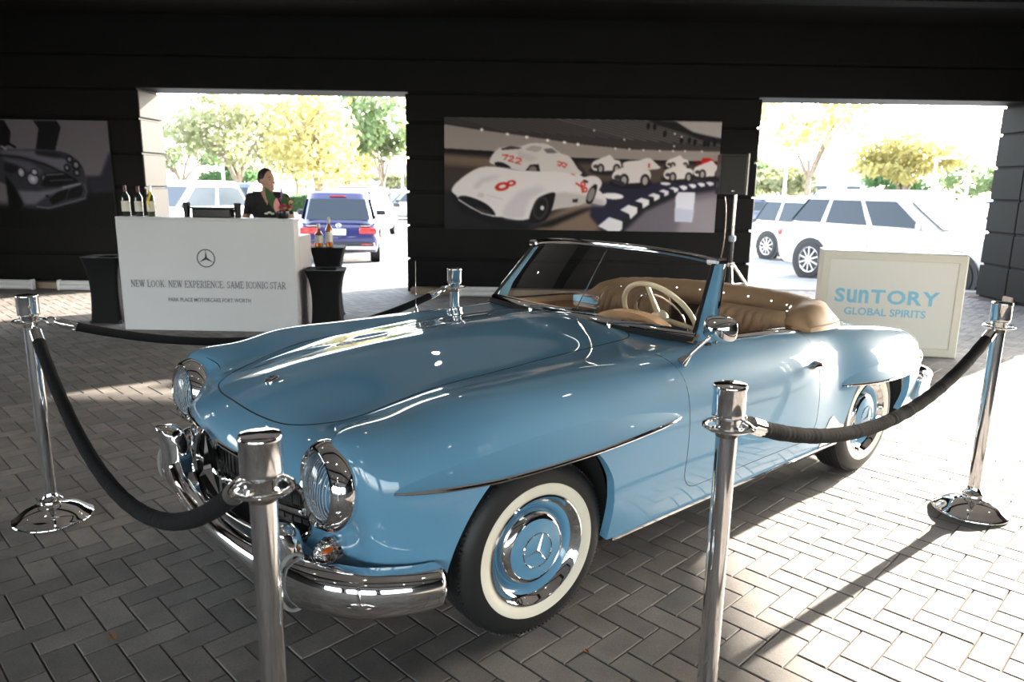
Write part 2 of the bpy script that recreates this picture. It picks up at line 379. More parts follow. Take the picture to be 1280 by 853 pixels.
# local frame: X to the car's left (near side), Y to the rear from the front axle, Z up
NET = [
 [(0,-.790,.655),(.17,-.782,.655),(.34,-.755,.650),(.46,-.715,.638),(.51,-.690,.600),(.527,-.680,.560),(.530,-.678,.520),(.525,-.678,.490),(.515,-.680,.462),(.50,-.682,.435),(.48,-.686,.405),(.46,-.690,.375)],
 [(0,-.778,.700),(.17,-.768,.697),(.34,-.732,.690),(.465,-.680,.690),(.54,-.650,.690),(.60,-.672,.665),(.635,-.660,.605),(.645,-.645,.555),(.640,-.624,.505),(.625,-.634,.455),(.60,-.645,.410),(.575,-.655,.365)],
 [(0,-.712,.762),(.17,-.700,.755),(.33,-.655,.748),(.455,-.605,.752),(.545,-.592,.776),(.64,-.650,.797),(.718,-.642,.757),(.762,-.625,.670),(.772,-.612,.585),(.760,-.600,.500),(.735,-.595,.420),(.70,-.605,.350)],
 [(0,-.550,.824),(.17,-.545,.811),(.33,-.525,.783),(.455,-.495,.777),(.545,-.480,.802),(.652,-.485,.826),(.742,-.485,.800),(.808,-.482,.732),(.835,-.480,.635),(.832,-.480,.520),(.812,-.484,.420),(.785,-.490,.340)],
 [(0,-.300,.876),(.17,-.298,.859),(.33,-.290,.833),(.475,-.280,.825),(.56,-.280,.840),(.658,-.280,.857),(.752,-.280,.836),(.826,-.280,.768),(.860,-.280,.660),(.862,-.280,.530),(.848,-.280,.415),(.82,-.280,.310)],
 [(0,0,.905),(.17,0,.888),(.33,0,.862),(.48,0,.848),(.565,0,.855),(.66,0,.867),(.755,0,.847),(.833,0,.782),(.868,0,.668),(.870,0,.530),(.858,0,.405),(.83,0,.300)],
 [(0,.35,.920),(.17,.35,.906),(.33,.35,.882),(.48,.35,.864),(.565,.35,.865),(.66,.35,.870),(.757,.35,.851),(.834,.35,.786),(.868,.35,.670),(.870,.35,.525),(.855,.35,.385),(.82,.35,.250)],
 [(0,.73,.921),(.17,.73,.911),(.33,.73,.892),(.48,.73,.874),(.575,.73,.872),(.67,.73,.870),(.76,.73,.851),(.834,.73,.790),(.866,.73,.670),(.868,.73,.522),(.85,.73,.372),(.81,.73,.235)],
 [(0,1.0,.912),(.17,1.0,.905),(.33,1.0,.894),(.48,1.0,.885),(.585,1.0,.881),(.68,1.0,.876),(.765,1.0,.855),(.834,1.0,.788),(.864,1.0,.668),(.866,1.0,.520),(.848,1.0,.365),(.805,1.0,.228)],
 [(0,1.35,.905),(.17,1.35,.90),(.33,1.35,.892),(.48,1.35,.884),(.59,1.35,.877),(.69,1.35,.868),(.768,1.35,.846),(.832,1.35,.778),(.861,1.35,.658),(.863,1.35,.512),(.845,1.35,.358),(.80,1.35,.222)],
 [(0,1.74,.885),(.17,1.74,.882),(.33,1.74,.876),(.48,1.74,.868),(.59,1.74,.862),(.69,1.74,.848),(.763,1.74,.822),(.82,1.74,.750),(.848,1.74,.640),(.856,1.74,.505),(.842,1.74,.355),(.80,1.74,.222)],
 [(0,1.97,.868),(.17,1.97,.865),(.33,1.97,.858),(.48,1.97,.848),(.585,1.97,.838),(.672,1.97,.822),(.742,1.97,.786),(.795,1.97,.715),(.826,1.97,.615),(.845,1.97,.500),(.838,1.97,.360),(.805,1.97,.230)],
 [(0,2.2,.845),(.17,2.2,.842),(.33,2.2,.832),(.48,2.2,.818),(.575,2.2,.808),(.665,2.2,.806),(.755,2.2,.782),(.825,2.2,.715),(.858,2.2,.620),(.865,2.2,.500),(.852,2.2,.375),(.82,2.2,.250)],
 [(0,2.5,.812),(.17,2.5,.808),(.33,2.5,.795),(.48,2.5,.776),(.57,2.5,.770),(.66,2.5,.785),(.752,2.5,.772),(.828,2.5,.712),(.864,2.5,.618),(.868,2.5,.495),(.855,2.5,.375),(.82,2.5,.260)],
 [(0,2.8,.768),(.17,2.8,.763),(.33,2.8,.748),(.48,2.8,.724),(.565,2.8,.720),(.65,2.8,.744),(.738,2.8,.738),(.810,2.8,.686),(.846,2.8,.595),(.850,2.8,.480),(.835,2.8,.370),(.80,2.8,.265)],
 [(0,3.09,.698),(.17,3.09,.690),(.33,3.08,.674),(.47,3.06,.652),(.555,3.05,.652),(.63,3.05,.684),(.708,3.03,.684),(.772,3.02,.640),(.806,3.0,.560),(.808,3.0,.460),(.79,2.99,.365),(.76,2.98,.270)],
 [(0,3.29,.580),(.17,3.29,.574),(.33,3.27,.560),(.46,3.24,.550),(.54,3.22,.558),(.60,3.20,.580),(.66,3.18,.575),(.715,3.15,.545),(.745,3.12,.485),(.745,3.11,.415),(.725,3.10,.345),(.70,3.09,.275)],
 [(0,3.36,.420),(.17,3.36,.420),(.33,3.34,.415),(.45,3.31,.410),(.52,3.28,.410),(.58,3.26,.418),(.62,3.24,.415),(.66,3.21,.400),(.68,3.19,.370),(.68,3.18,.330),(.66,3.17,.290),(.64,3.16,.250)],
]
NET = np.array(NET)
def ncs(x, Y):
    """natural cubic spline second derivatives; Y (n, ...)"""
    n = len(x); h = np.diff(x); A = np.zeros((n, n)); Bv = np.zeros_like(Y)
    A[0, 0] = A[-1, -1] = 1
    for i in range(1, n - 1):
        A[i, i - 1] = h[i - 1]; A[i, i] = 2 * (h[i - 1] + h[i]); A[i, i + 1] = h[i]
        Bv[i] = 6 * ((Y[i + 1] - Y[i]) / h[i] - (Y[i] - Y[i - 1]) / h[i - 1])
    return np.linalg.solve(A, Bv.reshape(n, -1)).reshape(Y.shape)
def nce(x, Y, M2, q):
    q = np.asarray(q, float); i = np.clip(np.searchsorted(x, q) - 1, 0, len(x) - 2); h = (x[i + 1] - x[i])
    sh = (len(q),) + (1,) * (Y.ndim - 1)
    a = ((x[i + 1] - q) / h).reshape(sh); b = ((q - x[i]) / h).reshape(sh); h = h.reshape(sh)
    return a * Y[i] + b * Y[i + 1] + ((a ** 3 - a) * M2[i] + (b ** 3 - b) * M2[i + 1]) * h * h / 6
UK = np.concatenate([[0], np.cumsum(np.linalg.norm(np.diff(NET, axis=0), axis=2).mean(1))])
VK0 = np.concatenate([[0], np.cumsum(np.linalg.norm(np.diff(NET, axis=1), axis=2)[2:15].mean(0))])
MIR = NET[:, 1:5][:, ::-1] * np.array([-1, 1, 1]); NETM = np.concatenate([MIR, NET], 1)
VK = np.concatenate([-VK0[1:5][::-1], VK0]); VMAX = VK[-1]
UM2 = ncs(UK, NETM)
def S_cols(us):
    """rows at each u: (n, rows, 3)"""
    return nce(UK, NETM, UM2, us)
def S_col_v(us, vs):
    """us (n), vs (n,m) -> points (n,m,3)"""
    R = S_cols(us); out_ = np.zeros(vs.shape + (3,))
    for i in range(len(us)): out_[i] = nce(VK, R[i], ncs(VK, R[i]), vs[i])
    return out_
def S_pn(us, vs):
    us = np.asarray(us, float); vs = np.asarray(vs, float); e = 1e-3
    P = S_col_v(us, vs); du = S_col_v(np.minimum(us + e, UK[-1]), vs) - S_col_v(np.maximum(us - e, 0), vs)
    dv = S_col_v(us, np.minimum(vs + e, VMAX)) - S_col_v(us, np.maximum(vs - e, VK[0]))
    N = np.cross(dv, du); N /= np.maximum(np.linalg.norm(N, axis=2, keepdims=True), 1e-12)
    return P, N
def S1(u, v):
    P, N = S_pn([u], [[v]]); return P[0, 0], N[0, 0]
VROW = VK0   # v of row r
_ud = np.linspace(0, UK[-1], 1500); _yd = nce(UK, NETM, UM2, _ud)[:, 4 + 8, 1]
def uY(y): return np.interp(y, _yd, _ud)       # by Y on the side row
_yd0 = nce(UK, NETM, UM2, _ud)[:, 4, 1]
def uY0(y): return np.interp(y, _yd0, _ud)     # by Y on the centreline
def vz(u, z):
    """v on the side where height = z"""
    vs = np.linspace(VROW[6], VMAX, 160); P = S_col_v(np.array([u]), vs[None])[0]
    return float(np.interp(-z, -P[:, 2], vs))
def side(y, z):
    u = float(uY(y)); return S1(u, vz(u, z))
def patch(us, vlo, vhi, nv, flange=None):
    us = np.asarray(us, float); t = np.linspace(0, 1, nv)
    lo = np.array([vlo(u) for u in us]); hi = np.array([vhi(u) for u in us])
    vs = lo[:, None] + (hi - lo)[:, None] * t
    P, N = S_pn(us, vs); n = len(us)
    V = P.reshape(-1, 3); NN = N.reshape(-1, 3); Fc = []
    for i in range(n - 1):
        for j in range(nv - 1):
            a = i * nv + j; Fc.append((a, a + 1, a + nv + 1, a + nv))
    out_ = [(V.tolist(), Fc, NN.tolist())]
    if flange:   # fold the lower edge inwards
        e0 = P[:, -1]; e1 = e0 + np.array([-flange, 0, .004]); FV_ = np.concatenate([e0, e1]); 
        d = np.gradient(e0, axis=0); fn = np.cross(d, np.array([-flange, 0, 0])); fn /= np.maximum(np.linalg.norm(fn, axis=1, keepdims=True), 1e-9)
        out_.append((FV_.tolist(), [(i, n + i, n + i + 1, i + 1) for i in range(n - 1)], np.concatenate([fn, fn]).tolist()))
    return out_
def pjoin(ps, mirror=True):
    V = []; Fc = []; N = []
    for v, f, nn in ps:
        k = len(V); V += v; N += nn; Fc += [tuple(reversed([i + k for i in q])) for q in f]
        if mirror:
            k = len(V); V += [[-a, b, c] for a, b, c in v]; N += [[-a, b, c] for a, b, c in nn]; Fc += [tuple(i + k for i in q) for q in f]
    return V, Fc, N
def pob(name, ps, m, mirror=True, parent=car, **k):
    V, Fc, N = pjoin(ps, mirror)
    # orient faces with the normals
    Va = np.array(V); Na = np.array(N); F2 = []
    for f in Fc:
        a, b, c = Va[f[0]], Va[f[1]], Va[f[2]]; fn = np.cross(b - a, c - a)
        if np.dot(fn, fn) < 1e-18: fn = np.cross(Va[f[2]] - Va[f[0]], Va[f[3]] - Va[f[0]])
        F2.append(f if np.dot(fn, Na[list(f)].sum(0)) >= 0 else tuple(reversed(f)))
    return ob(name, (V, F2), m, parent, normals=N, **k)

# --- trims
FA = (-.027, .368, .348); RA = (2.425, .33, .372)
def zb(y):
    if y < -.62: return -9
    if y < -.375: return float(np.interp(y, [-.62, -.50, -.452, -.43, -.375], [.335, .33, .322, .345, .41]))
    if y < .321:
        d = FA[2] ** 2 - (y - FA[0]) ** 2
        z = FA[1] + math.sqrt(max(d, 0))
        z = min(z, .70)
        if y > .26: z = min(z, float(np.interp(y, [.26, .295, .31, .316, .321], [.62, .50, .42, .34, .235])))
        return z
    if y < 2.053: return .236
    if y < 2.797:
        d = RA[2] ** 2 - (y - RA[0]) ** 2; return min(RA[1] + math.sqrt(max(d, 0)), .62) if d > 0 else RA[1]
    return float(np.interp(y, [2.797, 2.80, 3.3], [.30, .275, .27]))
def vend(u):
    y = float(np.interp(u, _ud, _yd)); z = zb(y)
    return VMAX if z < 0 else min(vz(u, z), VMAX)
def dense(a, b, n): return list(np.linspace(a, b, n))
def ulist(ys): return sorted(set(float(uY(y)) for y in ys))
U2 = UK[2] + .012      # hood front edge
UD0, UD1 = float(uY(.712)), float(uY(1.735))
UH1 = float(uY0(.885))
VBELT = VROW[5] + .012
def vhood(u):
    t = (u - U2) / (uY(-.36) - U2)
    base = np.interp(u, [U2, uY(-.28), uY(.2), UH1], [VROW[3] * .995, VROW[3] * 1.0, VROW[3] * .98, VROW[3] * .93])
    if t < 1: return base - (base - VROW[2] * .80) * (1 - math.sqrt(max(0, 1 - (1 - max(t, 0)) ** 2.3)))
    tr = (UH1 - u) / .10
    if tr < 1: return base - VROW[1] * .5 * (1 - math.sqrt(max(0, 1 - (1 - max(tr, 0)) ** 2)))
    return base
def vdoor(u):
    """lower edge of the door with a rounded front corner"""
    r = .10; y = float(np.interp(u, _ud, _yd)); z = .345 
    if y < .712 + r: z += r - math.sqrt(max(0, r * r - (.712 + r - y) ** 2))
    if y > 1.735 - r: z += r - math.sqrt(max(0, r * r - (y - 1.735 + r) ** 2))
    return vz(u, z)
arch_f = [FA[0] - FA[2] * math.cos(a) for a in np.linspace(.0, PI * .86, 60)]
ys_f = [-.585, -.56, -.53, -.50, -.475, -.455, -.45, -.44, -.43, -.41, -.39] + arch_f + list(np.linspace(.27, .321, 14)) + list(np.linspace(.33, .712, 26))
ys_r = list(np.linspace(1.735, 2.05, 24)) + [2.052] + [RA[0] - RA[2] * math.cos(a) for a in np.linspace(.001, PI - .001, 70)] + [2.7975, 2.80] + list(np.linspace(2.82, 3.1, 14))
zero = lambda u: 0.0
P_ = []
P_ += patch(dense(0, U2, 34), zero, vend, 110)                                             # nose
uf = [u for u in sorted(set(ulist(ys_f) + dense(U2, float(uY(-.58)), 10))) if u >= U2 and u <= UD0 + 1e-6]
P_ += patch(uf, vhood, vend, 110, flange=.035)                                             # front wings
P_ += patch(dense(UD0, UH1, 14), vhood, lambda u: VBELT, 40)                               # scuttle side
P_ += patch(dense(UH1, float(uY0(1.03)), 10), zero, lambda u: VBELT, 60)                   # cowl
P_ += patch(sorted(set(ulist(list(np.linspace(.712, 1.735, 50)) + [.712 + .1 * (1 - math.cos(a)) for a in np.linspace(0, PI / 2, 16)] + [1.735 - .1 * (1 - math.cos(a)) for a in np.linspace(0, PI / 2, 16)]))), vdoor, vend, 14, flange=.035)   # sill
ur = [u for u in ulist(ys_r)]
P_ += patch(ur, lambda u: VBELT if u < uY(1.97) else VBELT, vend, 100, flange=.035)        # rear wings
P_ += patch(dense(ur[-1], UK[-1], 30), lambda u: VBELT, vend, 80, flange=.03)              # tail corners
P_ += patch(dense(float(uY(2.24)), UK[-1], 60), zero, lambda u: VBELT, 60)                  # rear deck
body = pob('body_shell', P_, paint)
uh = [U2 + (UH1 - U2) * t for t in list(np.linspace(0, .012, 8)[:-1]) + list(np.linspace(.012, .25, 40)[:-1]) + list(np.linspace(.25, .94, 60)[:-1]) + list(np.linspace(.94, 1, 14))]
hood = pob('hood', patch(uh, zero, vhood, 60), paint)
ud = sorted(set(ulist(list(np.linspace(.712, 1.735, 50)) + [.712 + .1 * (1 - math.cos(a)) for a in np.linspace(0, PI / 2, 16)] + [1.735 - .1 * (1 - math.cos(a)) for a in np.linspace(0, PI / 2, 16)])))
dp = patch(ud, lambda u: VBELT, vdoor, 70)
door_n = pob('door', dp, paint, mirror=False)
door_f = pob('door', [([[-a, b, c] for a, b, c in v], [tuple(reversed(q)) for q in f], [[-a, b, c] for a, b, c in nn]) for v, f, nn in dp], paint, mirror=False)
# --- panel gaps (dark tubes in the joints, standing in for the shade of open gaps)
def uvline(pts, off=-.0032):
    R = []
    for u, v in pts:
        p, n = S1(u, v); R.append(tuple(p + n * off))
    return R
def mirp(L): return [(-a, b, c) for a, b, c in L]
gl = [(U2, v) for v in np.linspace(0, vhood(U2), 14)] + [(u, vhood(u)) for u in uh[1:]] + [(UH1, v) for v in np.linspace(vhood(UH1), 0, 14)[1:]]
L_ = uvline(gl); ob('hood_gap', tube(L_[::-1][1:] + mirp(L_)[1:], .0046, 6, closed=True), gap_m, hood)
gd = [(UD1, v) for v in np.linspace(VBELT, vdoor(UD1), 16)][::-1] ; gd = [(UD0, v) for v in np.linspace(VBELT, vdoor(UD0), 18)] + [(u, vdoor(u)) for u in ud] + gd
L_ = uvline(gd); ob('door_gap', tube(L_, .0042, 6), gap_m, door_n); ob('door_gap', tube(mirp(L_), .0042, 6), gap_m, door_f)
# --- wing eyebrows with a chrome edge
def eyebrow(y0, y1, zr, H_, A_, name):
    n = 56; m = 9; V = []; Fc = []; edge = []
    for i in range(n + 1):
        t = i / n; y = y0 + (y1 - y0) * t; e = max(math.sin(PI * t), 0) ** .62
        h = H_ * e + .004; a = A_ * e + .002; z = zr(t)
        for j in range(m):
            s = j / (m - 1); p, nn = side(y, z + h * (1 - s)); o = a * s ** 1.7 - .0015 * (1 - s)
            V.append((p[0] + o, y, z + h * (1 - s)))
        edge.append((V[-1][0] + .001, y, z - .004))
        p, nn = side(y, z - .016); V.append((p[0] + a * .55, y, z - .013)); V.append((p[0] - .012, y, z - .014))
        # last ring carries the folded underside
    k = m + 2
    for i in range(n):
        for j in range(k - 1): Fc.append((i * k + j, i * k + j + 1, (i + 1) * k + j + 1, (i + 1) * k + j))
    for mir in (0, 1):
        g = (V, Fc); e = edge
        if mir: g = mirx(g); e = mirp(edge)
        o = ob(name, g, paint, car, sharp=50)
        r = [.0035 + .0035 * min(1, i / 6, (n - i) / 6) for i in range(n + 1)]
        ob('chrome_edge', tube(e, r, 8), chrome, o)
eyebrow(-.555, .652, lambda t: float(np.interp(t, [0, .25, .6, 1], [.668, .661, .664, .672])), .085, .05, 'wheel_eyebrow')
eyebrow(1.985, 2.93, lambda t: float(np.interp(t, [0, .55, 1], [.566, .552, .556])), .085, .045, 'wheel_eyebrow')
# --- wheel wells, floor, bulkheads
def well(y, z, r, x0=.40, x1=.835):
    V, Fc = [], []
    n = 40; prof = [(x1, r), (x0, r), (x0, .02)]
    for (x, rr) in prof:
        for k in range(n + 1):
            a = -.35 + (PI + .7) * k / n; V.append((x, y + rr * math.cos(a), z + rr * math.sin(a)))
    for i in range(2):
        for k in range(n): Fc.append((i * (n + 1) + k, i * (n + 1) + k + 1, (i + 1) * (n + 1) + k + 1, (i + 1) * (n + 1) + k))
    return V, Fc
for y, z, r, x1 in ((FA[0], FA[1], .365, .80), (RA[0], RA[1], .385, .80)):
    for m in (0, 1):
        g = well(y, z, r, x1=x1); ob('wheel_well', mirx(g) if m else g, dark_in, car)
ob('underbody', join(box(-.76, .76, .33, 2.03, .19, .215), box(-.40, .40, -.64, 3.1, .20, .225), box(-.70, .70, 2.82, 3.08, .26, .28)), dark_in, car, smooth=False)
# --- sill chrome strip
L_ = [tuple(side(y, .249)[0] + np.array([.004, 0, 0])) for y in np.linspace(.345, 2.03, 40)]
for m in (0, 1):
    P2 = mirp(L_) if m else L_
    rings = [[(p[0] + dx * (-1 if m else 1), p[1], p[2] + dz) for dx, dz in ((-.004, .008), (.005, .006), (.006, -.004), (-.004, -.008))] for p in P2]
    ob('sill_strip', loft(rings), chrome, car, sharp=60)
# --- chrome stone guard ahead of each rear wheel
def guard():
    V = []; Fc = []; ny, nz = 14, 10
    for i in range(ny + 1):
        y = 1.862 + .25 * i / ny; zt = float(np.interp(y, [1.862, 1.885, 1.915, 1.955, 2.0, 2.06, 2.115], [.37, .415, .424, .395, .365, .345, .335]))
        for j in range(nz + 1):
            z = .243 + (zt - .243) * j / nz; yy = min(y, RA[0] - math.sqrt(max(RA[2] ** 2 - max(z - RA[1], 0) ** 2, 0)) - .004)
            p, nn = side(yy, z); q = p + nn * .003; V.append(tuple(q))
    for i in range(ny):
        for j in range(nz): a = i * (nz + 1) + j; Fc.append((a, a + 1, a + nz + 2, a + nz + 1))
    return V, Fc
g = guard(); ob('stone_guard', g, chrome, car); ob('stone_guard', mirx(g), chrome, car)
# --- headlamps
hl_glass = glass('headlamp_glass', (.93, .95, .97))
reflm = mat('lamp_reflector', (.86, .87, .88), .12, 1, bump=(42, 1.0, .02))
hl_glass2 = mat('rib_glass', (.85, .88, .9), .1, spec=.8)
amber = mat('amber_bulb', (.75, .16, .03), .3)
clear = glass('clear_lamp_glass', (.9, .9, .88))
for sx in (1, -1):
    T = Matrix.Translation((sx * .623, -.672, .657)) @ Matrix.Rotation(math.radians(-4), 4, 'X') @ Matrix.Rotation(sx * math.radians(-3), 4, 'Z') @ Matrix.Diagonal((1.15, .92, 1.15, 1))
    # lathe axis Y with h -> +Y (rear)
    rim = xf(lathe([(.088, -.012), (.090, -.026), (.096, -.034), (.103, -.030), (.110, -.016), (.1155, -.004), (.118, .010), (.1175, .026), (.112, .045), (.10, .06)], 56, 'Y'), T)
    h = ob('headlamp', rim, chrome, car, sharp=50)
    ob('lens', xf(lathe([(.0005, -.058), (.03, -.055), (.055, -.047), (.075, -.034), (.0885, -.015)], 44, 'Y'), T), hl_glass, h)
    rib = []
    for k in range(-9, 10):
        x = k * .0088; yl = math.sqrt(max(.084 ** 2 - x * x, 0)); pts_ = []
        for q in np.linspace(-1, 1, 13):
            z_ = yl * q; rr_ = math.hypot(x, z_); pts_.append((x, float(np.interp(rr_, [0, .03, .055, .075, .0885], [-.058, -.055, -.047, -.034, -.015])) + .002, z_))
        rib.append(tube(pts_, .0011, 5))
    ob('lens_ribs', xf(join(*rib), T), hl_glass2, h)
    ob('reflector', xf(lathe([(.088, -.010), (.07, .03), (.045, .055), (.018, .068), (.0005, .07)], 40, 'Y'), T), reflm, h)
    ob('bulb', xf(lathe([(.0005, .0), (.010, .004), (.013, .015), (.010, .03), (.012, .06)], 14, 'Y'), T), reflm, h)
    T2 = Matrix.Translation((sx * .628, -.664, .458)) @ Matrix.Rotation(sx * math.radians(14), 4, 'Z')
    ts = ob('turn_signal', xf(lathe([(.040, -.004), (.043, .004), (.044, .018), (.042, .034), (.036, .06)], 32, 'Y'), T2), chrome, car, sharp=50)
    ob('lens', xf(lathe([(.0005, -.062), (.014, -.058), (.026, -.045), (.035, -.024), (.0395, -.002)], 28, 'Y'), T2), clear, ts)
    ob('reflector', xf(lathe([(.0395, -.001), (.03, .008), (.0005, .012)], 24, 'Y'), T2), reflm, ts)
    ob('bulb', xf(lathe([(.0005, -.028), (.008, -.025), (.010, -.014), (.008, .004)], 16, 'Y'), T2), amber, ts)
# --- grille: recess, surround, mesh bars, cross bar and star
mesh_m = mat('grille_black', (.012, .012, .013), .5)
def lowlip(x):
    t = abs(x) / .5; return (x, -.795 + .095 * t ** 2.2, .428 + .012 * t ** 3)
edge = [tuple(p) for p in S_pn(np.zeros(1), np.linspace(0, vz(0, .462) if False else VROW[8], 40)[None])[0][0]]
lowr = [lowlip(x) for x in np.linspace(.47, 0, 14)]
half = edge + lowr
loop = cat([half[i] for i in range(0, len(half), 2)], 3) 
full = loop + mirp(loop)[::-1][1:-1]
ob('grille_surround', tube(full, .0085, 10, closed=True), chrome, car)
back = [(x * .99, y + .10, .545 + (z - .545) * .97) for x, y, z in full]; n = len(full)
gr = ob('grille', (list(full) + back + [(0, -.68, .545)], [(k, (k + 1) % n, n + (k + 1) % n, n + k) for k in range(n)] + [(n + k, n + (k + 1) % n, 2 * n) for k in range(n)]), mesh_m, car)
bars = []
for k in range(-12, 13):
    x = k * .04; bars.append(tube([(x, -.715 + .10 * (abs(x) / .5) ** 2, .44), (x, -.715 + .10 * (abs(x) / .5) ** 2, .645)], .003, 5))
for z in (.47, .50, .59, .62): bars.append(tube([(x, -.718 + .10 * (abs(x) / .5) ** 2, z) for x in np.linspace(-.48, .48, 13)], .003, 5))
ob('mesh_bars', join(*bars), mat('grille_bar_dark', (.05, .05, .055), .35, 1), gr)
xb = [(x, -.79 + .09 * (abs(x) / .5) ** 2.2, .543) for x in np.linspace(-.52, .52, 31)]
rings = [[(p[0], p[1] + a, p[2] + b) for a, b in ((-.012, 0), (-.006, .012), (.01, .012), (.01, -.012), (-.006, -.012))] for p in xb]
ob('grille_bar', loft(rings), chrome, gr, sharp=60)
T = Matrix.Translation((0, -.80, .543)) @ Matrix(((1, 0, 0, 0), (0, 0, -1, 0), (0, 1, 0, 0), (0, 0, 0, 1)))
ob('grille_star', join(xf(lathe([(.122, .006), (.130, .012), (.138, .006), (.130, -.006), (.122, .006)], 48), T), xf(star_geo(.126, .022, .17), T)), chrome, gr, sharp=25)
# --- lower front panel
rows = []
for z, dy in ((0, 0), (-.012, .004), (-.03, .022), (-.06, .04), (-.10, .055), (-.14, .09)):
    rows.append([(x, lowlip(x)[1] + dy, lowlip(x)[2] + z) for x in np.linspace(-.52, .52, 41)])
ob('front_valance', loft(rows, closed_ring=False), paint, car)
# --- bumpers: a bright bar swept along the nose, with two guards
def sweep(path, prof, taper=None):
    """prof: list of (outward, up); outward is horizontal, away from the car centre"""
    P = [Vector(p) for p in path]; rings = []
    for i, p in enumerate(P):
        t = P[min(i + 1, len(P) - 1)] - P[max(i - 1, 0)]; t.z = 0; t.normalize(); o = Vector((t.y, -t.x, 0))
        s = taper(i / (len(P) - 1)) if taper else (1, 1)
        rings.append([tuple(p + o * a * s[0] + Vector((0, 0, b * s[1]))) for a, b in prof])
    return loft(rings)
bprof = [(-.02, .066), (.004, .066), (.020, .060), (.034, .045), (.042, .022), (.044, -.005), (.040, -.030), (.028, -.052), (.012, -.063), (-.02, -.066), (-.012, 0)]
cprof = [(a * .8, b * .68) for a, b in bprof]
endcap = lambda t: (1.1, 1.22 - .25 * t) if t < .94 else (max(0.05, math.sqrt(max(0, 1 - ((t - .94) / .06) ** 2))), max(.2, .985 * math.sqrt(max(0, 1 - ((t - .94) / .06) ** 2))))
pc = cat([(-.58, -.765, .372), (-.3, -.808, .366), (0, -.822, .364), (.3, -.808, .366), (.58, -.765, .372)], 10)
fb = ob('front_bumper', sweep(pc, cprof), chrome, car, sharp=50)
def blade(sx):
    p = cat([(.50, -.775, .378), (.60, -.758, .378), (.70, -.715, .377), (.785, -.64, .374), (.835, -.55, .371), (.855, -.48, .369), (.862, -.425, .368)], 9)
    g = sweep(p, bprof, endcap); return g if sx > 0 else mirx(g)
def overrider():
    rings = []
    for z, yf, yb, wd in ((.285, -.800, -.765, .024), (.295, -.822, -.750, .040), (.33, -.845, -.735, .054), (.38, -.848, -.735, .058), (.43, -.842, -.738, .056), (.48, -.842, -.745, .052), (.52, -.852, -.755, .047), (.545, -.860, -.775, .038), (.553, -.856, -.80, .018)):
        yf += .025; yb += .025; m = (yf + yb) / 2; h = (yb - yf) / 2
        wd *= 1.28; rings.append([(.54 + wd * math.cos(a) * abs(math.cos(a)) ** -.25 if abs(math.cos(a)) > 1e-6 else .54, m + h * math.sin(a), z) for a in np.linspace(0, 2 * PI, 25)[:-1]])
    return rings
ov = loft(overrider())
def seam():
    return [(.52 + .060, y, z) for y, z in ()]
for sx in (1, -1):
    ob('bumper_blade', blade(sx), chrome, fb, sharp=50)
    o = ob('bumper_guard', ov if sx > 0 else mirx(ov), chrome, fb, sharp=60)
    rb = [(sx * (.606 + .003 * math.sin(a)), -.768 + .05 * math.sin(a), .378 + .088 * math.cos(a)) for a in np.linspace(0, 2 * PI, 30)[:-1]]
    ob('rubber_seam', tube(rb, .006, 8, closed=True), mat('grey_rubber', (.2, .2, .2), .6), o)
    br = tube([(sx * .3, -.80, .36), (sx * .3, -.68, .36)], .018, 10); ob('bracket', br, chrome, fb)
rp = cat([(-.82, 2.98, .36), (-.80, 3.18, .36), (-.68, 3.36, .365), (-.4, 3.45, .37), (0, 3.47, .37), (.4, 3.45, .37), (.68, 3.36, .365), (.80, 3.18, .36), (.82, 2.98, .36)], 8)
ob('rear_bumper', sweep(rp, bprof), chrome, car, sharp=50)
for sx in (1, -1):
    T = Matrix.Translation((sx * .70, 3.17, .52)) @ Matrix.Rotation(sx * -.35, 4, 'Z')
    tl = ob('tail_lamp', xf(lathe([(.05, -.05), (.052, .0), (.05, .02), (.045, .03)], 24, 'Y'), T), chrome, car); ob('lens', xf(lathe([(.0005, .045), (.025, .042), (.045, .028)], 24, 'Y'), T), mat('red_lens', (.4, .01, .01), .15, coat=1), tl)
# --- hood badge, door handle, mirror, aerial
def upright(p, n, yaw_dir=(0, 1, 0)):
    n = Vector(n).normalized(); y = Vector(yaw_dir); y = (y - n * y.dot(n)).normalized(); x = y.cross(n)
    return Matrix(((x.x, y.x, n.x, p[0]), (x.y, y.y, n.y, p[1]), (x.z, y.z, n.z, p[2]), (0, 0, 0, 1)))
ub = float(uY0(-.565)); p, nn = S1(ub, 0.0)
T = upright(p + nn * .002, nn)
bd = ob('hood_badge', xf(lathe([(.0, .004), (.022, .004), (.026, .002), (.027, -.003)], 32), T), mat('badge_enamel', (.04, .06, .12), .2, coat=1), hood)
ob('badge_ring', xf(lathe([(.021, .004), (.024, .006), (.027, .003), (.027, -.002)], 32), T), chrome, bd); ob('badge_star', xf(mv(star_geo(.02, .002), z=.004), T), chrome, bd)
for sx, dr in ((1, door_n), (-1, door_f)):
    p, nn = side(1.655, .715); p = p * np.array([sx, 1, 1])
    hp = [(p[0] + sx * o, p[1] + y, p[2] + z) for y, z, o in ((-.07, .003, .022), (-.05, .004, .032), (-.01, .003, .034), (.025, 0, .034), (.05, -.001, .026))]
    h = ob('door_handle', tube(cat(hp, 5), [.006 + .004 * min(1, i / 5) for i in range(len(cat(hp, 5)))], 10), chrome, dr)
    ob('handle_mount', join(xf(lathe([(.018, -.01), (.018, .008), (.012, .03)], 16, 'X'), Matrix.Translation((p[0], p[1] + .035, p[2])) @ Matrix.Scale(sx, 4, (1, 0, 0)))), chrome, h)
pm, nn = S1(float(uY(.755)), VROW[6] + .02); 
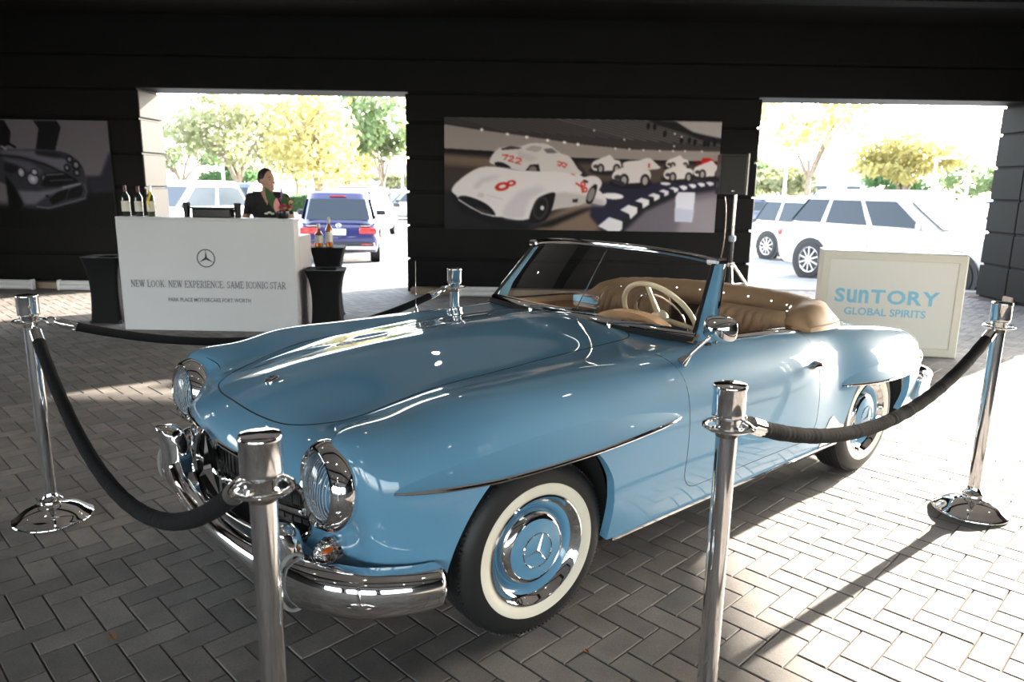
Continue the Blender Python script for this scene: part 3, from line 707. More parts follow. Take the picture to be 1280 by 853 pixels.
arm = cat([tuple(pm + nn * .004), (pm[0] + .03, pm[1] + .03, pm[2] + .05), (pm[0] + .075, pm[1] + .10, pm[2] + .125)], 8)
mr = ob('wing_mirror', tube(arm, [.022 - .015 * min(1, i / 7) for i in range(len(arm))], 12), chrome, car)
hc = Vector(arm[-1]) + Vector((.005, .015, .012))
def mirror_head():
    rings = []
    for y, sc in ((-.05, .15), (-.045, .45), (-.03, .72), (-.008, .92), (.012, 1.0), (.02, .98)):
        rings.append([(hc.x + .072 * sc * math.copysign(abs(math.cos(a)) ** .6, math.cos(a)), hc.y + y, hc.z + .05 * sc * math.copysign(abs(math.sin(a)) ** .6, math.sin(a))) for a in np.linspace(0, 2 * PI, 29)[:-1]])
    return loft(rings)
ob('mirror_head', mirror_head(), chrome, mr, sharp=55)
p, nn = S1(float(uY(.47)), VROW[5] + .01); p = p * np.array([-1, 1, 1])
an = ob('aerial', tube([tuple(p), (p[0], p[1], p[2] + .26)], [.0022, .0016], 6), chrome, car); ob('aerial_base', mv(lathe([(.013, -.005), (.012, .008), (.006, .018), (.003, .03)], 14), *p), chrome, an)
# --- wheels
tyre_m = mat('tyre_rubber', (.014, .014, .015), .5, bump=(90, .15, .001)); white_m = mat('whitewall', (.78, .735, .62), .45)
def make_wheel(x, y, z, R_, sx, steer=0):
    s = R_ / .32
    w_ = bpy.data.objects.new('wheel', None); COL.objects.link(w_); w_.parent = car; w_.location = (x, y, z); w_.rotation_euler = (0, 0, (PI if sx < 0 else 0) + steer)
    w_.empty_display_size = .1
    # profile (radius, x outwards); outer face at x=+.08
    pr = [(.205, -.09), (.225, -.098), (.26, -.104), (.29, -.098), (.308, -.082), (.313, -.07), (.316, -.062)]
    for gx in (-.038, -.016, .006, .028): pr += [(.318, gx - .008), (.312, gx - .006), (.312, gx - .001), (.319, gx + .001)]
    pr += [(.317, .044), (.311, .055), (.301, .066), (.288, .0745), (.270, .080), (.250, .082), (.240, .0815)]
    prof = [(r * s, h) for r, h in pr] + [(.237, .0812), (.200, .074), (.196, .070)]
    ty = ob('tyre', lathe(prof, 72, 'X'), tyre_m, w_, sharp=40)
    ob('whitewall', lathe([(.2385, .0805), (.236, .0835), (.225, .084), (.212, .0815), (.199, .0775), (.197, .07)], 72, 'X'), white_m, ty)
    sip = []
    for k in range(120):
        a = 2 * PI * k / 120
        for x0_, x1_ in ((-.075, -.049), (-.029, -.025), (.034, .058)):
            sip.append(xf(box(x0_, x1_, -.0022, .0022, .300 * s, (.3165 if x1_ < .05 else .3155) * s), Matrix.Rotation(a, 4, 'X') @ Matrix.Rotation(.35, 4, 'Z') if False else Matrix.Rotation(a, 4, 'X')))
    ob('tread_blocks', join(*sip), tyre_m, ty, smooth=False, kind='stuff')
    ob('trim_ring', lathe([(.1985, .072), (.196, .079), (.190, .081), (.184, .075), (.177, .062), (.170, .055), (.166, .052)], 64, 'X'), chrome, w_)
    ob('rim', lathe([(.167, .0525), (.160, .048), (.150, .036), (.142, .026), (.130, .024), (.12, .03), (.02, .03)], 56, 'X'), paint, w_)
    hcp = ob('hubcap', lathe([(.136, .024), (.138, .032), (.134, .044), (.126, .056), (.116, .064), (.108, .067), (.1065, .066)], 56, 'X'), chrome, w_)
    ob('hubcap_centre', lathe([(.1075, .066), (.09, .071), (.06, .0755), (.03, .0775), (.0005, .078)], 48, 'X'), paint, hcp)
    Tm = Matrix(((0, 0, 1, .0755), (1, 0, 0, 0), (0, 1, 0, 0), (0, 0, 0, 1))) @ Matrix.Rotation(-.35, 4, 'Z')
    ob('hubcap_star', join(xf(lathe([(.058, 0), (.0605, .0035), (.063, 0), (.0605, -.004), (.058, 0)], 40), Tm), xf(star_geo(.06, .008, .13), Tm)), chrome, hcp, sharp=20)
    return w_
make_wheel(.732, 0, .312, .313, 1, -.05); make_wheel(-.732, 0, .312, .313, -1, -.05); make_wheel(.722, 2.40, .31, .314, 1); make_wheel(-.722, 2.40, .31, .314, -1)
# --- windscreen
tint = glass('screen_glass', (.86, .86, .84))
def ws(t, s):
    """t -1..1 across (car left = +1), s 0..1 from base to top"""
    xb_, yb_, zb_ = .672 * t, .90 + .085 * abs(t) ** 2.2, .915 - .008 * t * t
    xt_, yt_, zt_ = .588 * t, 1.135 + .07 * abs(t) ** 2.4, 1.232 - .036 * abs(t) ** 3
    bulge = .012 * math.sin(PI * s)
    return (xb_ + (xt_ - xb_) * s, yb_ + (yt_ - yb_) * s - bulge, zb_ + (zt_ - zb_) * s)
n1, n2 = 40, 10
V = [ws(-1 + 2 * i / n1, j / n2) for i in range(n1 + 1) for j in range(n2 + 1)]
Fc = [(i * (n2 + 1) + j, i * (n2 + 1) + j + 1, (i + 1) * (n2 + 1) + j + 1, (i + 1) * (n2 + 1) + j) for i in range(n1) for j in range(n2)]
wsr = thing('windscreen', None, None); wsr.parent = car
ob('glass', (V, Fc), tint, wsr)
top = [ws(t, 1) for t in np.linspace(-1, 1, 41)]; bot = [ws(t, 0) for t in np.linspace(-1, 1, 41)]
def rail(path, prof):
    return sweep(path, prof)
ob('top_rail', sweep(top[::1], [(-.016, .004), (-.010, .016), (.008, .018), (.014, .006), (.010, -.010), (-.010, -.012)]), chrome, wsr, sharp=60)
ob('top_seal', tube([(p[0], p[1] - .004, p[2] - .014) for p in top], .006, 8), gap_m, wsr)
ob('base_rail', sweep(bot, [(-.012, -.02), (-.012, .012), (.004, .018), (.018, .008), (.024, -.016)]), chrome, wsr, sharp=60)
ob('base_seal', sweep([(p[0], p[1], p[2] - .006) for p in bot], [(.0, -.02), (.0, .004), (.030, .0), (.042, -.02)]), gap_m, wsr)
for sx in (1, -1):
    a = Vector(ws(sx, 0)); b = Vector(ws(sx, 1)); d = b - a
    def sec(p, w): return [(p.x + sx * q[0] * w, p.y + q[1] * w, p.z) for q in ((-.006, -.012), (.022, -.004), (.034, .035), (.030, .060), (.004, .055), (-.008, .02))]
    pl = ob('pillar', loft([sec(a + Vector((0, 0, -.05)), 1.25), sec(a + d * .25, 1.1), sec(a + d * .6, .9), sec(b + Vector((0, 0, .0)), .72)]), paint, wsr, sharp=50)
    e = [(p.x + sx * .033 * w, p.y + .062 * w, p.z) for p, w in ((a + Vector((0, 0, -.045)), 1.25), (a + d * .25, 1.1), (a + d * .6, .9), (b, .72))]
    ob('chrome_edge', tube(cat(e, 5), .007, 8), chrome, pl)
    e2 = [(p.x - sx * .002, p.y - .010 * w, p.z) for p, w in ((a, 1.25), (a + d * .25, 1.1), (a + d * .6, .9), (b, .72))]
    ob('pillar_seal', tube(cat(e2, 5), .009, 8), gap_m, pl); ob('pillar_cap', xf(box(-.03, .035, -.03, .05, -.012, .018, .008), Matrix.Translation(b)), chrome, pl)
# centre rod with the little mirror
r0, r1 = Vector(ws(0, 0)) + Vector((0, .03, -.01)), Vector(ws(0, 1)) + Vector((0, .02, -.012))
rod = ob('centre_rod', tube([tuple(r0), tuple(r1)], .0035, 8), chrome, wsr)
cm = r0 + (r1 - r0) * .2
ob('interior_mirror', xf(box(-.085, .085, -.012, .022, -.032, .032, .011), Matrix.Translation(cm + Vector((-.02, .055, -.005)))), chrome, rod)
for x0, dx in ((.30, -.02), (-.22, -.02)):
    b0 = Vector(ws(x0 / .672, 0)) + Vector((0, -.055, -.004)); b1 = Vector(ws((x0 + .05) / .672, .02)) + Vector((0, -.03, .012))
    wp = ob('wiper', join(mv(lathe([(.012, -.012), (.013, .006), (.008, .016)], 14), *b0), tube([tuple(b0 + Vector((0, 0, .012))), tuple(b0 + Vector((.10, .004, .028))), tuple(b0 + Vector((.26, .03, .034)))], [.007, .006, .005], 8)), chrome, car)
    q0 = b0 + Vector((.06, .012, .026)); q1 = b0 + Vector((.38, .055, .032)); ob('blade', tube([tuple(q0), tuple(q1)], .0055, 6), gap_m, wp)
# --- dash, cockpit tub, seats
dash = [[(x, .92 + .03 * abs(x), .885), (x, .97 + .02 * abs(x), .910), (x, 1.02 + .02 * abs(x), .910), (x, 1.06, .885), (x, 1.07, .84), (x, 1.065, .70)] for x in np.linspace(-.69, .69, 29)]
ds = ob('dashboard', loft(dash, closed_ring=False), leather, car)
hoodg = []
for i in range(13):
    a = -1 + 2 * i / 12; h = .055 * math.sqrt(max(0, 1 - a * a * .98)); x = .31 + a * .20
    hoodg.append([(x, .935, .90), (x, .965, .905 + h), (x, 1.03, .905 + h * 1.05), (x, 1.065, .89 + h * .7), (x, 1.06, .85)])
ob('instrument_cowl', loft(hoodg, closed_ring=False), leather, ds)
for k in range(2): ob('gauge', xf(lathe([(.0, 0), (.048, 0), (.054, .006), (.05, .012)], 24, 'Y'), Matrix.Translation((.24 + .14 * k, 1.07, .865))), black_plastic, ds)
ob('dash_speaker', box(-.05, .05, 1.03, 1.08, .80, .86, .008), chrome, ds)
ob('cockpit_floor', join(box(-.66, .66, 1.02, 2.2, .225, .25), box(-.10, .10, 1.02, 1.9, .25, .46, .03)), carpet, car, smooth=False)
ob('firewall', box(-.72, .72, 1.0, 1.03, .22, .88), dark_in, car, smooth=False)
def tub(sx):
    V = []; Fc = []; ys = np.linspace(1.0, 2.28, 26)
    for y in ys:
        p, _ = S1(float(uY(y)), VBELT)
        for x, z in ((p[0] + .003, p[2] + .002), (p[0] - .03, p[2] + .004), (p[0] - .05, p[2] - .02), (p[0] - .055, .6), (p[0] - .05, .24)): V.append((sx * x, y, z))
    for i in range(25):
        for j in range(4): a = i * 5 + j; Fc.append((a, a + 1, a + 6, a + 5))
    return V, Fc
for sx in (1, -1):
    lin = ob('door_lining', tub(sx), leather, car)
    L_ = []
    for y in np.linspace(.97, 1.72, 20):
        p, _ = S1(float(uY(y)), VBELT); L_.append((sx * p[0], y, p[2] + .006))
    rings = [[(x + sx * a, y, z + b) for a, b in ((-.018, .0), (-.014, .010), (.004, .008), (.016, -.004), (.012, -.012), (-.015, -.010))] for x, y, z in L_]
    ob('belt_strip', loft(rings), chrome, lin, sharp=50)
def cushion(w_, d, h, pl, bul=.03):
    """pleated leather pad, x across, z up (height h), front face at -y"""
    nx, nz = 45, 16; V = []; Fc = []
    def f(i, j, sgn):
        u = -1 + 2 * i / nx; v = -1 + 2 * j / nz
        x = math.copysign(abs(u) ** .9, u) * w_ / 2; z = (v + 1) / 2 * h
        rr = max(0, 1 - abs(u) ** 5) ** .5 * max(0, 1 - abs(v) ** 5) ** .5
        cx = x * (1 - .12 * max(v, 0) ** 4); y = sgn * d / 2 * rr
        if sgn < 0 and abs(u) < .86 and -.9 < v < .95: y -= bul * .9 * (abs(math.sin(PI * (u / .86) * pl / 2)) ** .5 - .5) * rr
        return (cx, y, z)
    for sgn in (-1, 1):
        k = len(V)
        for i in range(nx + 1):
            for j in range(nz + 1): V.append(f(i, j, sgn))
        for i in range(nx):
            for j in range(nz):
                a = k + i * (nz + 1) + j; Fc.append((a, a + 1, a + nz + 2, a + nz + 1))
    return V, Fc
for sx in (1, -1):
    st = thing('seat', None, None); st.parent = car
    bk = xf(cushion(.54, .18, .575, 9), Matrix.Translation((sx * .36, 1.68, .36)) @ Matrix.Rotation(math.radians(-13), 4, 'X'))
    b = ob('backrest', bk, leather, st, sharp=60)
    cs = xf(cushion(.52, .18, .50, 9), Matrix.Translation((sx * .35, 1.20, .36)) @ Matrix.Rotation(math.radians(-84), 4, 'X'))
    ob('seat_cushion', cs, leather, st, sharp=60); ob('seat_base', box(sx * .35 - .22, sx * .35 + .22, 1.25, 1.66, .25, .32), dark_in, st, smooth=False)
ob('rear_shelf', join(box(-.64, .64, 1.93, 2.28, .24, .68), box(-.64, .64, 2.22, 2.27, .66, .82)), carpet, car, smooth=False)
# --- steering wheel
T = Matrix.Translation((.305, 1.205, .905)) @ Matrix.Rotation(math.radians(-90 + 33), 4, 'X')
# wheel plane: lathe axis tipped so that it faces the driver
sw = ob('steering_wheel', xf(tube([(.205 * math.cos(a), .205 * math.sin(a), .0) for a in np.linspace(0, 2 * PI, 65)[:-1]], .0125, 12, closed=True), T), cream, car)
ob('horn_ring', xf(tube([(.135 * math.cos(a), .135 * math.sin(a), .012) for a in np.linspace(0, 2 * PI, 49)[:-1]], .005, 8, closed=True), T), chrome, sw)
ob('hub', xf(lathe([(.0, .03), (.03, .028), (.042, .012), (.044, -.02), (.02, -.06)], 24), T), cream, sw)
for a in (.15, PI - .15, -PI / 2): ob('spoke', xf(tube([(.03 * math.cos(a), .03 * math.sin(a), 0), (.2 * math.cos(a), .2 * math.sin(a), 0)], [.014, .009], 8), T), cream, sw)
ob('column', xf(tube([(0, 0, -.02), (0, 0, -.16)], .022, 12), T), black_plastic, sw)
# --- folded top under its tan boot cover
pth = cat([(.705, 1.79, .850), (.700, 1.93, .846), (.672, 2.08, .838), (.59, 2.22, .830), (.42, 2.31, .832), (.21, 2.35, .836), (0, 2.36, .836)], 7)
pth = pth + [(-x, y, z) for x, y, z in pth[::-1][1:]]
rings = []; m_ = len(pth)
for i, p in enumerate(pth):
    a = Vector(pth[min(i + 1, m_ - 1)]) - Vector(pth[max(i - 1, 0)]); a.z = 0; a.normalize(); o = Vector((-a.y, a.x, 0)) * -1
    # outward = away from cockpit centre
    cvec = Vector((p[0], p[1] - 1.5, 0));
    if o.dot(cvec) < 0: o = -o
    t = min(i, m_ - 1 - i) / (m_ - 1) * 2; hgt = float(np.interp(t, [0, .06, .22, .45, 1], [.040, .075, .102, .112, .115])); wd = float(np.interp(t, [0, .1, .3, 1], [.05, .09, .13, .15]))
    wob = .0015 * math.sin(i * 1.3) + .001 * math.sin(i * 2.9)
    sec = [(.035 + wd * .25, -.008), (.03 + wd * .22, hgt * .18), (.02, hgt * .55), (-.01 + wob, hgt * .9), (-.05, hgt * 1.0 + wob), (-.05 - wd * .5, hgt * .93), (-.055 - wd * .9, hgt * .66), (-.05 - wd * 1.05, hgt * .3), (-.045 - wd * 1.0, -.015), (-.03 - wd * .6, -.03)]
    rings.append([tuple(Vector(p) + o * q[0] + Vector((0, 0, q[1]))) for q in sec])
bc = ob('top_boot', loft(rings, closed_ring=True), canvas, car, sharp=70)
ob('boot_piping', tube([r[1] for r in rings], .005, 6), canvas, bc)
for i in range(6, m_ - 5, 6):
    ob('snap_button', mv(lathe([(.0, .005), (.007, .004), (.008, -.003)], 10), *rings[i][6]), chrome, bc)
# ================================================================== ROPE BARRIER
velvet = mat('black_velvet', (.013, .013, .0145), .9, spec=.12, bump=(60, .6, .004))
POSTS = {}
st0 = None
for key, x, y, lab in (('left', -2.07, 3.10, 'chrome rope stanchion left of the car carrying two black ropes'),
                       ('nearL', -.497, 1.387, 'chrome rope stanchion standing in front of the grille'),
                       ('nearR', .562, 1.825, 'chrome rope stanchion standing in front of the car door'),
                       ('right', 2.235, 3.33, 'chrome rope stanchion in the sunlit area at the right'),
                       ('back', -.348, 4.362, 'chrome rope stanchion behind the far fender, mostly hidden')):
    if st0 is None:
        st0 = s = thing('stanchion', lab, 'stanchion', (x, y, 0), 0, 'rope stanchions round the car')
        ob('base', lathe([(.0, .0), (.160, .0), (.166, .004), (.166, .012), (.160, .018), (.150, .022), (.135, .036), (.105, .054), (.07, .066), (.045, .072), (.042, .078), (.046, .084), (.046, .094), (.036, .102), (.030, .112), (.0275, .13)], 56), chrome, s, sharp=50)
        ob('post', lathe([(.0275, .125), (.0275, .885)], 32), chrome, s)
        ob('collar', lathe([(.0285, .884), (.0285, .896), (.0275, .900)], 32), mat('brown_band', (.05, .035, .025), .4), s)
        ob('rope_ring', join(lathe([(.050, .910), (.052, .907), (.062, .906), (.0665, .911), (.062, .916), (.052, .915), (.050, .912), (.050, .910)], 48), *[xf(box(.027, .053, -.006, .006, .909, .914), Matrix.Rotation(k * PI / 2, 4, 'Z')) for k in range(4)]), chrome, s, sharp=70)
        ob('head', lathe([(.0275, .898), (.030, .915), (.034, .925), (.036, .931), (.0415, .938), (.0425, .950), (.0425, 1.012), (.0435, 1.014), (.0435, 1.020), (.0415, 1.0225), (.036, 1.0235), (.0, 1.0245)], 40), chrome, s, sharp=40)
    else: s = copy_tree(st0); s.location = (x, y, 0); s['label'] = lab
    s.rotation_euler.z = random.uniform(0, 6); POSTS[key] = Vector((x, y, 0))
def rope(a, b, zlow, lab, r=.0235, z0=.908, wrinkle=.25):
    A = POSTS[a]; Bq = POSTS[b]; d = (Bq - A); d.normalize()
    p0 = A + d * .064 + Vector((0, 0, z0)); p1 = Bq - d * .064 + Vector((0, 0, z0)); n = 60; pts = []
    Lh = (p1 - p0).length
    # catenary through both ends with the given lowest height
    sag = z0 - zlow; c = Lh / 2; lo, hi = .05, 50
    for _ in range(60):
        mid = (lo + hi) / 2
        if mid * (math.cosh(min(c / mid, 50)) - 1) > sag: lo = mid
        else: hi = mid
    k = lo
    for i in range(n + 1):
        t = i / n; xx = (t - .5) * Lh; z = zlow + k * (math.cosh(xx / k) - 1); q = p0.lerp(p1, t); pts.append(Vector((q.x, q.y, z)))
    def at(dist):
        acc = 0
        for i in range(n):
            l = (pts[i + 1] - pts[i]).length
            if acc + l > dist: return i, pts[i].lerp(pts[i + 1], (dist - acc) / l)
            acc += l
    i0, q0 = at(.10); rv = pts[::-1]
    acc = 0; i1 = n; 
    for i in range(n, 0, -1):
        l = (pts[i] - pts[i - 1]).length
        if acc + l > .10: i1 = i - 1; q1 = pts[i].lerp(pts[i - 1], (.10 - acc) / l); break
        acc += l
    body_ = [q0] + [p for p in pts[i0 + 1:i1 + 1]] + [q1]
    fine = cat([tuple(p) for p in body_], 5); rr = []
    for i in range(len(fine)):
        e = min(i, len(fine) - 1 - i)
        rr.append(r * (1 + wrinkle * (.028 * math.sin(i * 1.55 + 3 * math.sin(i * .17)) * (1 + math.sin(i * .29)) * .8 + .025 * math.sin(i * .41)) + .015 * math.sin(i * .37)) * (.86 if e == 0 else 1))
    root = ob('barrier_rope', tube(fine, rr, 16), velvet, None, label=lab, cat='rope', group='black velvet ropes')
    for q, p, nm in ((q0, pts[0], 0), (q1, pts[-1], 1)):
        dd = (q - p).normalized(); m = p + dd * .042
        sl = ob('end_sleeve', tube([tuple(q + dd * .012), tuple(m + dd * .01), tuple(m), tuple(p + dd * .03)], [r * 1.06, r * 1.02, .012, .010], 14), chrome, root, sharp=40)
        u = Vector((0, 0, 1)); pr = dd.cross(u).normalized(); w2 = pr.cross(dd)
        ob('hook', tube([tuple(p + dd * (.016 * math.cos(a) + .014) + w2 * (.016 * math.sin(a))) for a in np.linspace(0, 2 * PI, 21)[:-1]], .0045, 8, closed=True), chrome, sl)
    return root
rope('left', 'nearL', .515, 'black velvet rope sagging from the left stanchion to the one before the grille')
rope('nearR', 'right', .70, 'black velvet rope with wrinkled sleeve in front of the rear wheel', wrinkle=1)
rope('left', 'back', .715, 'black velvet rope hanging behind the car in front of the white counter', r=.02)

# ================================================================== BAR COUNTER
white_lam = mat('white_laminate', (.57, .56, .575), .38, noise=(2, .03)); ink = mat('black_ink', (.02, .022, .03), .5); ink2 = mat('grey_ink', (.10, .10, .12), .5)
ct = thing('bar_counter', 'white bar counter printed with a three-pointed star and two lines of lettering', 'counter', (-3.07, 7.38, 0))
hw = .885
ob('front_panel', box(-hw, hw, 0, .03, 0, 1.118, .004), white_lam, ct, smooth=False)
for sx in (-1, 1): ob('side_panel', box(sx * (hw - .015) - .014, sx * (hw - .015) + .014, .03, .17, 0, 1.118), white_lam, ct, smooth=False)
ob('top', box(-hw, hw, .0, .22, 1.118, 1.143, .004), white_lam, ct, smooth=False)
ob('back_shelf', join(box(-hw + .03, hw, .17, .60, .93, .96), box(hw - .03, hw, .17, .60, 0, .93), box(-hw + .03, -hw + .06, .17, .60, 0, .93)), white_lam, ct, smooth=False)
def onface(g, x, z, d=-.0015): return mv(xf(g, STAND), x, d, z)
lg = ob('star_logo', onface(join(ring_poly(.082, .092, 56), (lambda s: ([(a, b, c * .2) for a, b, c in s[0]], s[1]))(star_geo(.086, .01, .16))), -.008, .742), ink, ct, sharp=30)
# serif capitals drawn with thick and thin strokes (unit height 1)
T_, t_ = .13, .075
SER = {
 'N': (.78, [((.10, 0), (.10, 1), t_), ((.10, 1), (.66, 0), T_), ((.66, 0), (.66, 1), t_), ((0, 1), (.2, 1), t_), ((0, 0), (.22, 0), t_), ((.55, 1), (.78, 1), t_)]),
 'E': (.64, [((.14, 0), (.14, 1), T_), ((.02, 1), (.58, 1), t_), ((.02, 0), (.62, 0), t_), ((.14, .52), (.44, .52), t_), ((.57, 1), (.57, .78), t_), ((.61, 0), (.61, .24), t_), ((.44, .42), (.44, .62), t_)]),
 'W': (1.02, [((.10, 1), (.32, 0), T_), ((.32, 0), (.51, .95), t_), ((.47, 1), (.70, 0), T_), ((.70, 0), (.92, 1), t_), ((0, 1), (.22, 1), t_), ((.38, 1), (.6, 1), t_), ((.80, 1), (1.02, 1), t_)]),
 'L': (.62, [((.14, 0), (.14, 1), T_), ((.02, 1), (.28, 1), t_), ((.02, 0), (.58, 0), t_), ((.58, 0), (.58, .26), t_)]),
 'O': (.80, 'O'), 'C': (.72, 'C'), 'S': (.54, 'S'), 'P': (.62, 'P'), 'R': (.72, 'R'),
 'K': (.76, [((.14, 0), (.14, 1), T_), ((.02, 1), (.28, 1), t_), ((.02, 0), (.28, 0), t_), ((.18, .42), (.62, 1), t_), ((.32, .58), (.66, 0), T_), ((.5, 1), (.72, 1), t_), ((.54, 0), (.78, 0), t_)]),
 'X': (.76, [((.12, 1), (.62, 0), T_), ((.10, 0), (.62, 1), t_), ((0, 1), (.26, 1), t_), ((.5, 1), (.74, 1), t_), ((0, 0), (.22, 0), t_), ((.5, 0), (.76, 0), t_)]),
 'I': (.34, [((.17, 0), (.17, 1), T_), ((.03, 1), (.31, 1), t_), ((.03, 0), (.31, 0), t_)]),
 'A': (.76, [((.08, 0), (.38, 1), t_), ((.38, 1), (.66, 0), T_), ((.2, .36), (.54, .36), t_), ((0, 0), (.2, 0), t_), ((.52, 0), (.78, 0), t_)]),
 'M': (.94, [((.12, 0), (.12, 1), t_), ((.12, 1), (.46, .05), T_), ((.46, .05), (.80, 1), t_), ((.80, 0), (.80, 1), T_), ((0, 1), (.2, 1), t_), ((0, 0), (.24, 0), t_), ((.66, 0), (.94, 0), t_), ((.76, 1), (.93, 1), t_)]),
 'T': (.68, [((.34, 0), (.34, 1), T_), ((.03, 1), (.65, 1), t_), ((.2, 0), (.48, 0), t_), ((.04, 1), (.04, .76), t_), ((.64, 1), (.64, .76), t_)]),
 '.': (.26, [((.10, .06), (.16, .06), .13)]), ' ': (.30, [])}
def serif(s, size, ext=.0012):
    gs = []; x = 0
    def seg(a, b, w):
        d = Vector((b[0] - a[0], b[1] - a[1], 0)); l = d.length; d /= max(l, 1e-6); n = Vector((-d.y, d.x, 0)) * w / 2
        if abs(d.y) > .3: n = Vector((w / 2 / max(abs(d.y), .5), 0, 0))
        q = [Vector((a[0], a[1], 0)) + n, Vector((a[0], a[1], 0)) - n, Vector((b[0], b[1], 0)) - n, Vector((b[0], b[1], 0)) + n]
        return [((x + p.x) * size, p.y * size, 0) for p in q] + [((x + p.x) * size, p.y * size, ext) for p in q], [(4, 5, 6, 7), (0, 1, 5, 4), (1, 2, 6, 5), (2, 3, 7, 6), (3, 0, 4, 7)]
    def arc(cx, cy, rx_, ry_, a0, a1, wf, n=18):
        r = []
        for i in range(n):
            A, B_ = a0 + (a1 - a0) * i / n, a0 + (a1 - a0) * (i + 1) / n
            w0, w1 = wf(A), wf(B_)
            P4 = [(cx + (rx_ + w0 / 2) * math.cos(A), cy + (ry_ + t_ / 2) * math.sin(A)), (cx + (rx_ - w0 / 2) * math.cos(A), cy + (ry_ - t_ / 2) * math.sin(A)),
                  (cx + (rx_ - w1 / 2) * math.cos(B_), cy + (ry_ - t_ / 2) * math.sin(B_)), (cx + (rx_ + w1 / 2) * math.cos(B_), cy + (ry_ + t_ / 2) * math.sin(B_))]
            r.append(([((x + p[0]) * size, p[1] * size, 0) for p in P4] + [((x + p[0]) * size, p[1] * size, ext) for p in P4], [(4, 5, 6, 7)]))
        return join(*r)
    wf = lambda a: t_ + (T_ - t_) * abs(math.cos(a)) ** 1.5
    for ch in s:
        wd, st = SER[ch]
        if st == 'O': gs.append(arc(.4, .5, .32, .48, 0, 2 * PI, wf, 28))
        elif st == 'C': gs.append(arc(.4, .5, .32, .48, .7, 2 * PI - .7, wf, 22)); gs.append(seg((.66, .98), (.66, .7), t_)); gs.append(seg((.66, .02), (.66, .28), t_))
        elif st == 'S':
            gs += [arc(.26, .75, .17, .23, .5, 1.5 * PI, wf, 14), arc(.26, .26, .19, .25, -PI * .85, .5 * PI, wf, 14), seg((.45, 1), (.45, .74), t_), seg((.06, 0), (.06, .28), t_)]
        elif st in ('P', 'R'):
            gs += [seg((.14, 0), (.14, 1), T_), seg((.02, 1), (.36, 1), t_), seg((.02, 0), (.28, 0), t_), seg((.14, .48), (.36, .48), t_), arc(.36, .74, .2, .26, -PI / 2, PI / 2, wf, 12)]
            if st == 'R': gs += [seg((.34, .48), (.62, 0), T_), seg((.52, 0), (.76, 0), t_)]
        else: gs += [seg(a, b, w_) for a, b, w_ in st]
        x += wd + .07
    g = join(*gs); W_ = x * size
    return [(p[0] - W_ / 2, p[1], p[2]) for p in g[0]], g[1], W_
sg = serif('NEW LOOK. NEW EXPERIENCE. SAME ICONIC STAR', .067); sc = 1.565 / sg[2]
ob('slogan', onface(([(p[0] * sc, p[1], p[2]) for p in sg[0]], sg[1]), .0, .445), ink2, ct, smooth=False)
tg = text_geo('PARK PLACE MOTORCARS FORT WORTH', .056, .0003); wdt = max(p[0] for p in tg[0]) - min(p[0] for p in tg[0]); k = .835 / wdt
ob('dealer_name', onface(([(p[0] * k, p[1], p[2]) for p in tg[0]], tg[1]), .0, .30), ink2, ct, smooth=False)

# things on the counter
ZT = 1.1435
wine_g = mat('dark_wine_glass', (.012, .018, .012), .08, coat=1); green_g = mat('green_bottle_glass', (.05, .07, .02), .08, coat=1)
paper = mat('cream_label', (.72, .68, .60), .6); foil_r = mat('dark_red_foil', (.10, .012, .015), .35); yellow = mat('yellow_foil', (.75, .55, .02), .4); amberg = mat('amber_spirit', (.32, .10, .02), .06, coat=1, trans=.45); capm = mat('pale_cap', (.6, .58, .52), .35)
def bottle(name, lab, loc, glassm, foil, h=.31, r=.038, label_m=paper, cat_='bottle', neck=.0145, shoulder=.62, group=None, tag_strip=False):
    b = thing(name, lab, cat_, loc, 0, group)
    ob('glass_body', lathe([(0, 0), (r * .95, 0), (r, .006), (r, h * shoulder), (r * .9, h * (shoulder + .05)), (r * .55, h * (shoulder + .12)), (neck, h * (shoulder + .19)), (neck, h * .90)], 28), glassm, b)
    ob('capsule', lathe([(neck + .001, h * .80), (neck + .001, h * .985), (neck, h), (0, h)], 20), foil, b)
    ob('paper_label', lathe([(r + .0008, h * .16), (r + .0008, h * .5)], 28), label_m, b)
    if tag_strip: ob('neck_tag', tube([(0, -neck - .004, h * .86), (.012, -r * .6, h * .72), (-.006, -r - .006, h * .5), (.01, -r - .006, h * .3)], .011, 8), yellow, b)
    return b
bottle('wine_bottle', 'leftmost dark wine bottle on the white counter, red capsule', (-3.885, 7.48, ZT), wine_g, foil_r, .30, .040, group='wine bottles on the counter')
bottle('wine_bottle', 'middle dark wine bottle on the counter between two others', (-3.765, 7.50, ZT), wine_g, foil_r, .295, .038, group='wine bottles on the counter')
bottle('wine_bottle', 'green wine bottle with a yellow neck tag on the white counter', (-3.645, 7.50, ZT), green_g, mat('silver_foil', (.5, .5, .5), .3, .8), .30, .038, group='wine bottles on the counter', tag_strip=True)
blk = mat('black_acrylic', (.012, .012, .014), .25)
for x, lab in ((-3.285, 'black plastic cup left of the black tray on the counter'), (-2.775, 'black plastic cup right of the black tray on the counter')):
    c = thing('cup', lab, 'cup', (x, 7.50, ZT), 0, 'black cups on the counter'); ob('cup_wall', lathe([(0, 0), (.028, 0), (.036, .14), (.034, .14), (.027, .008), (0, .008)], 24), blk, c)
    ob('rim', lathe([(.0345, .138), (.037, .141), (.0345, .144), (.034, .141)], 24), blk, c)
tr = thing('bar_tray', 'black lidded condiment tray on the counter between the cups', 'tray', (-3.02, 7.495, ZT)); ob('tray_body', box(-.19, .19, -.07, .07, 0, .085, .008), blk, tr, smooth=False); ob('tray_lid', box(-.215, .215, -.083, .083, .085, .102, .005), blk, tr, smooth=False)
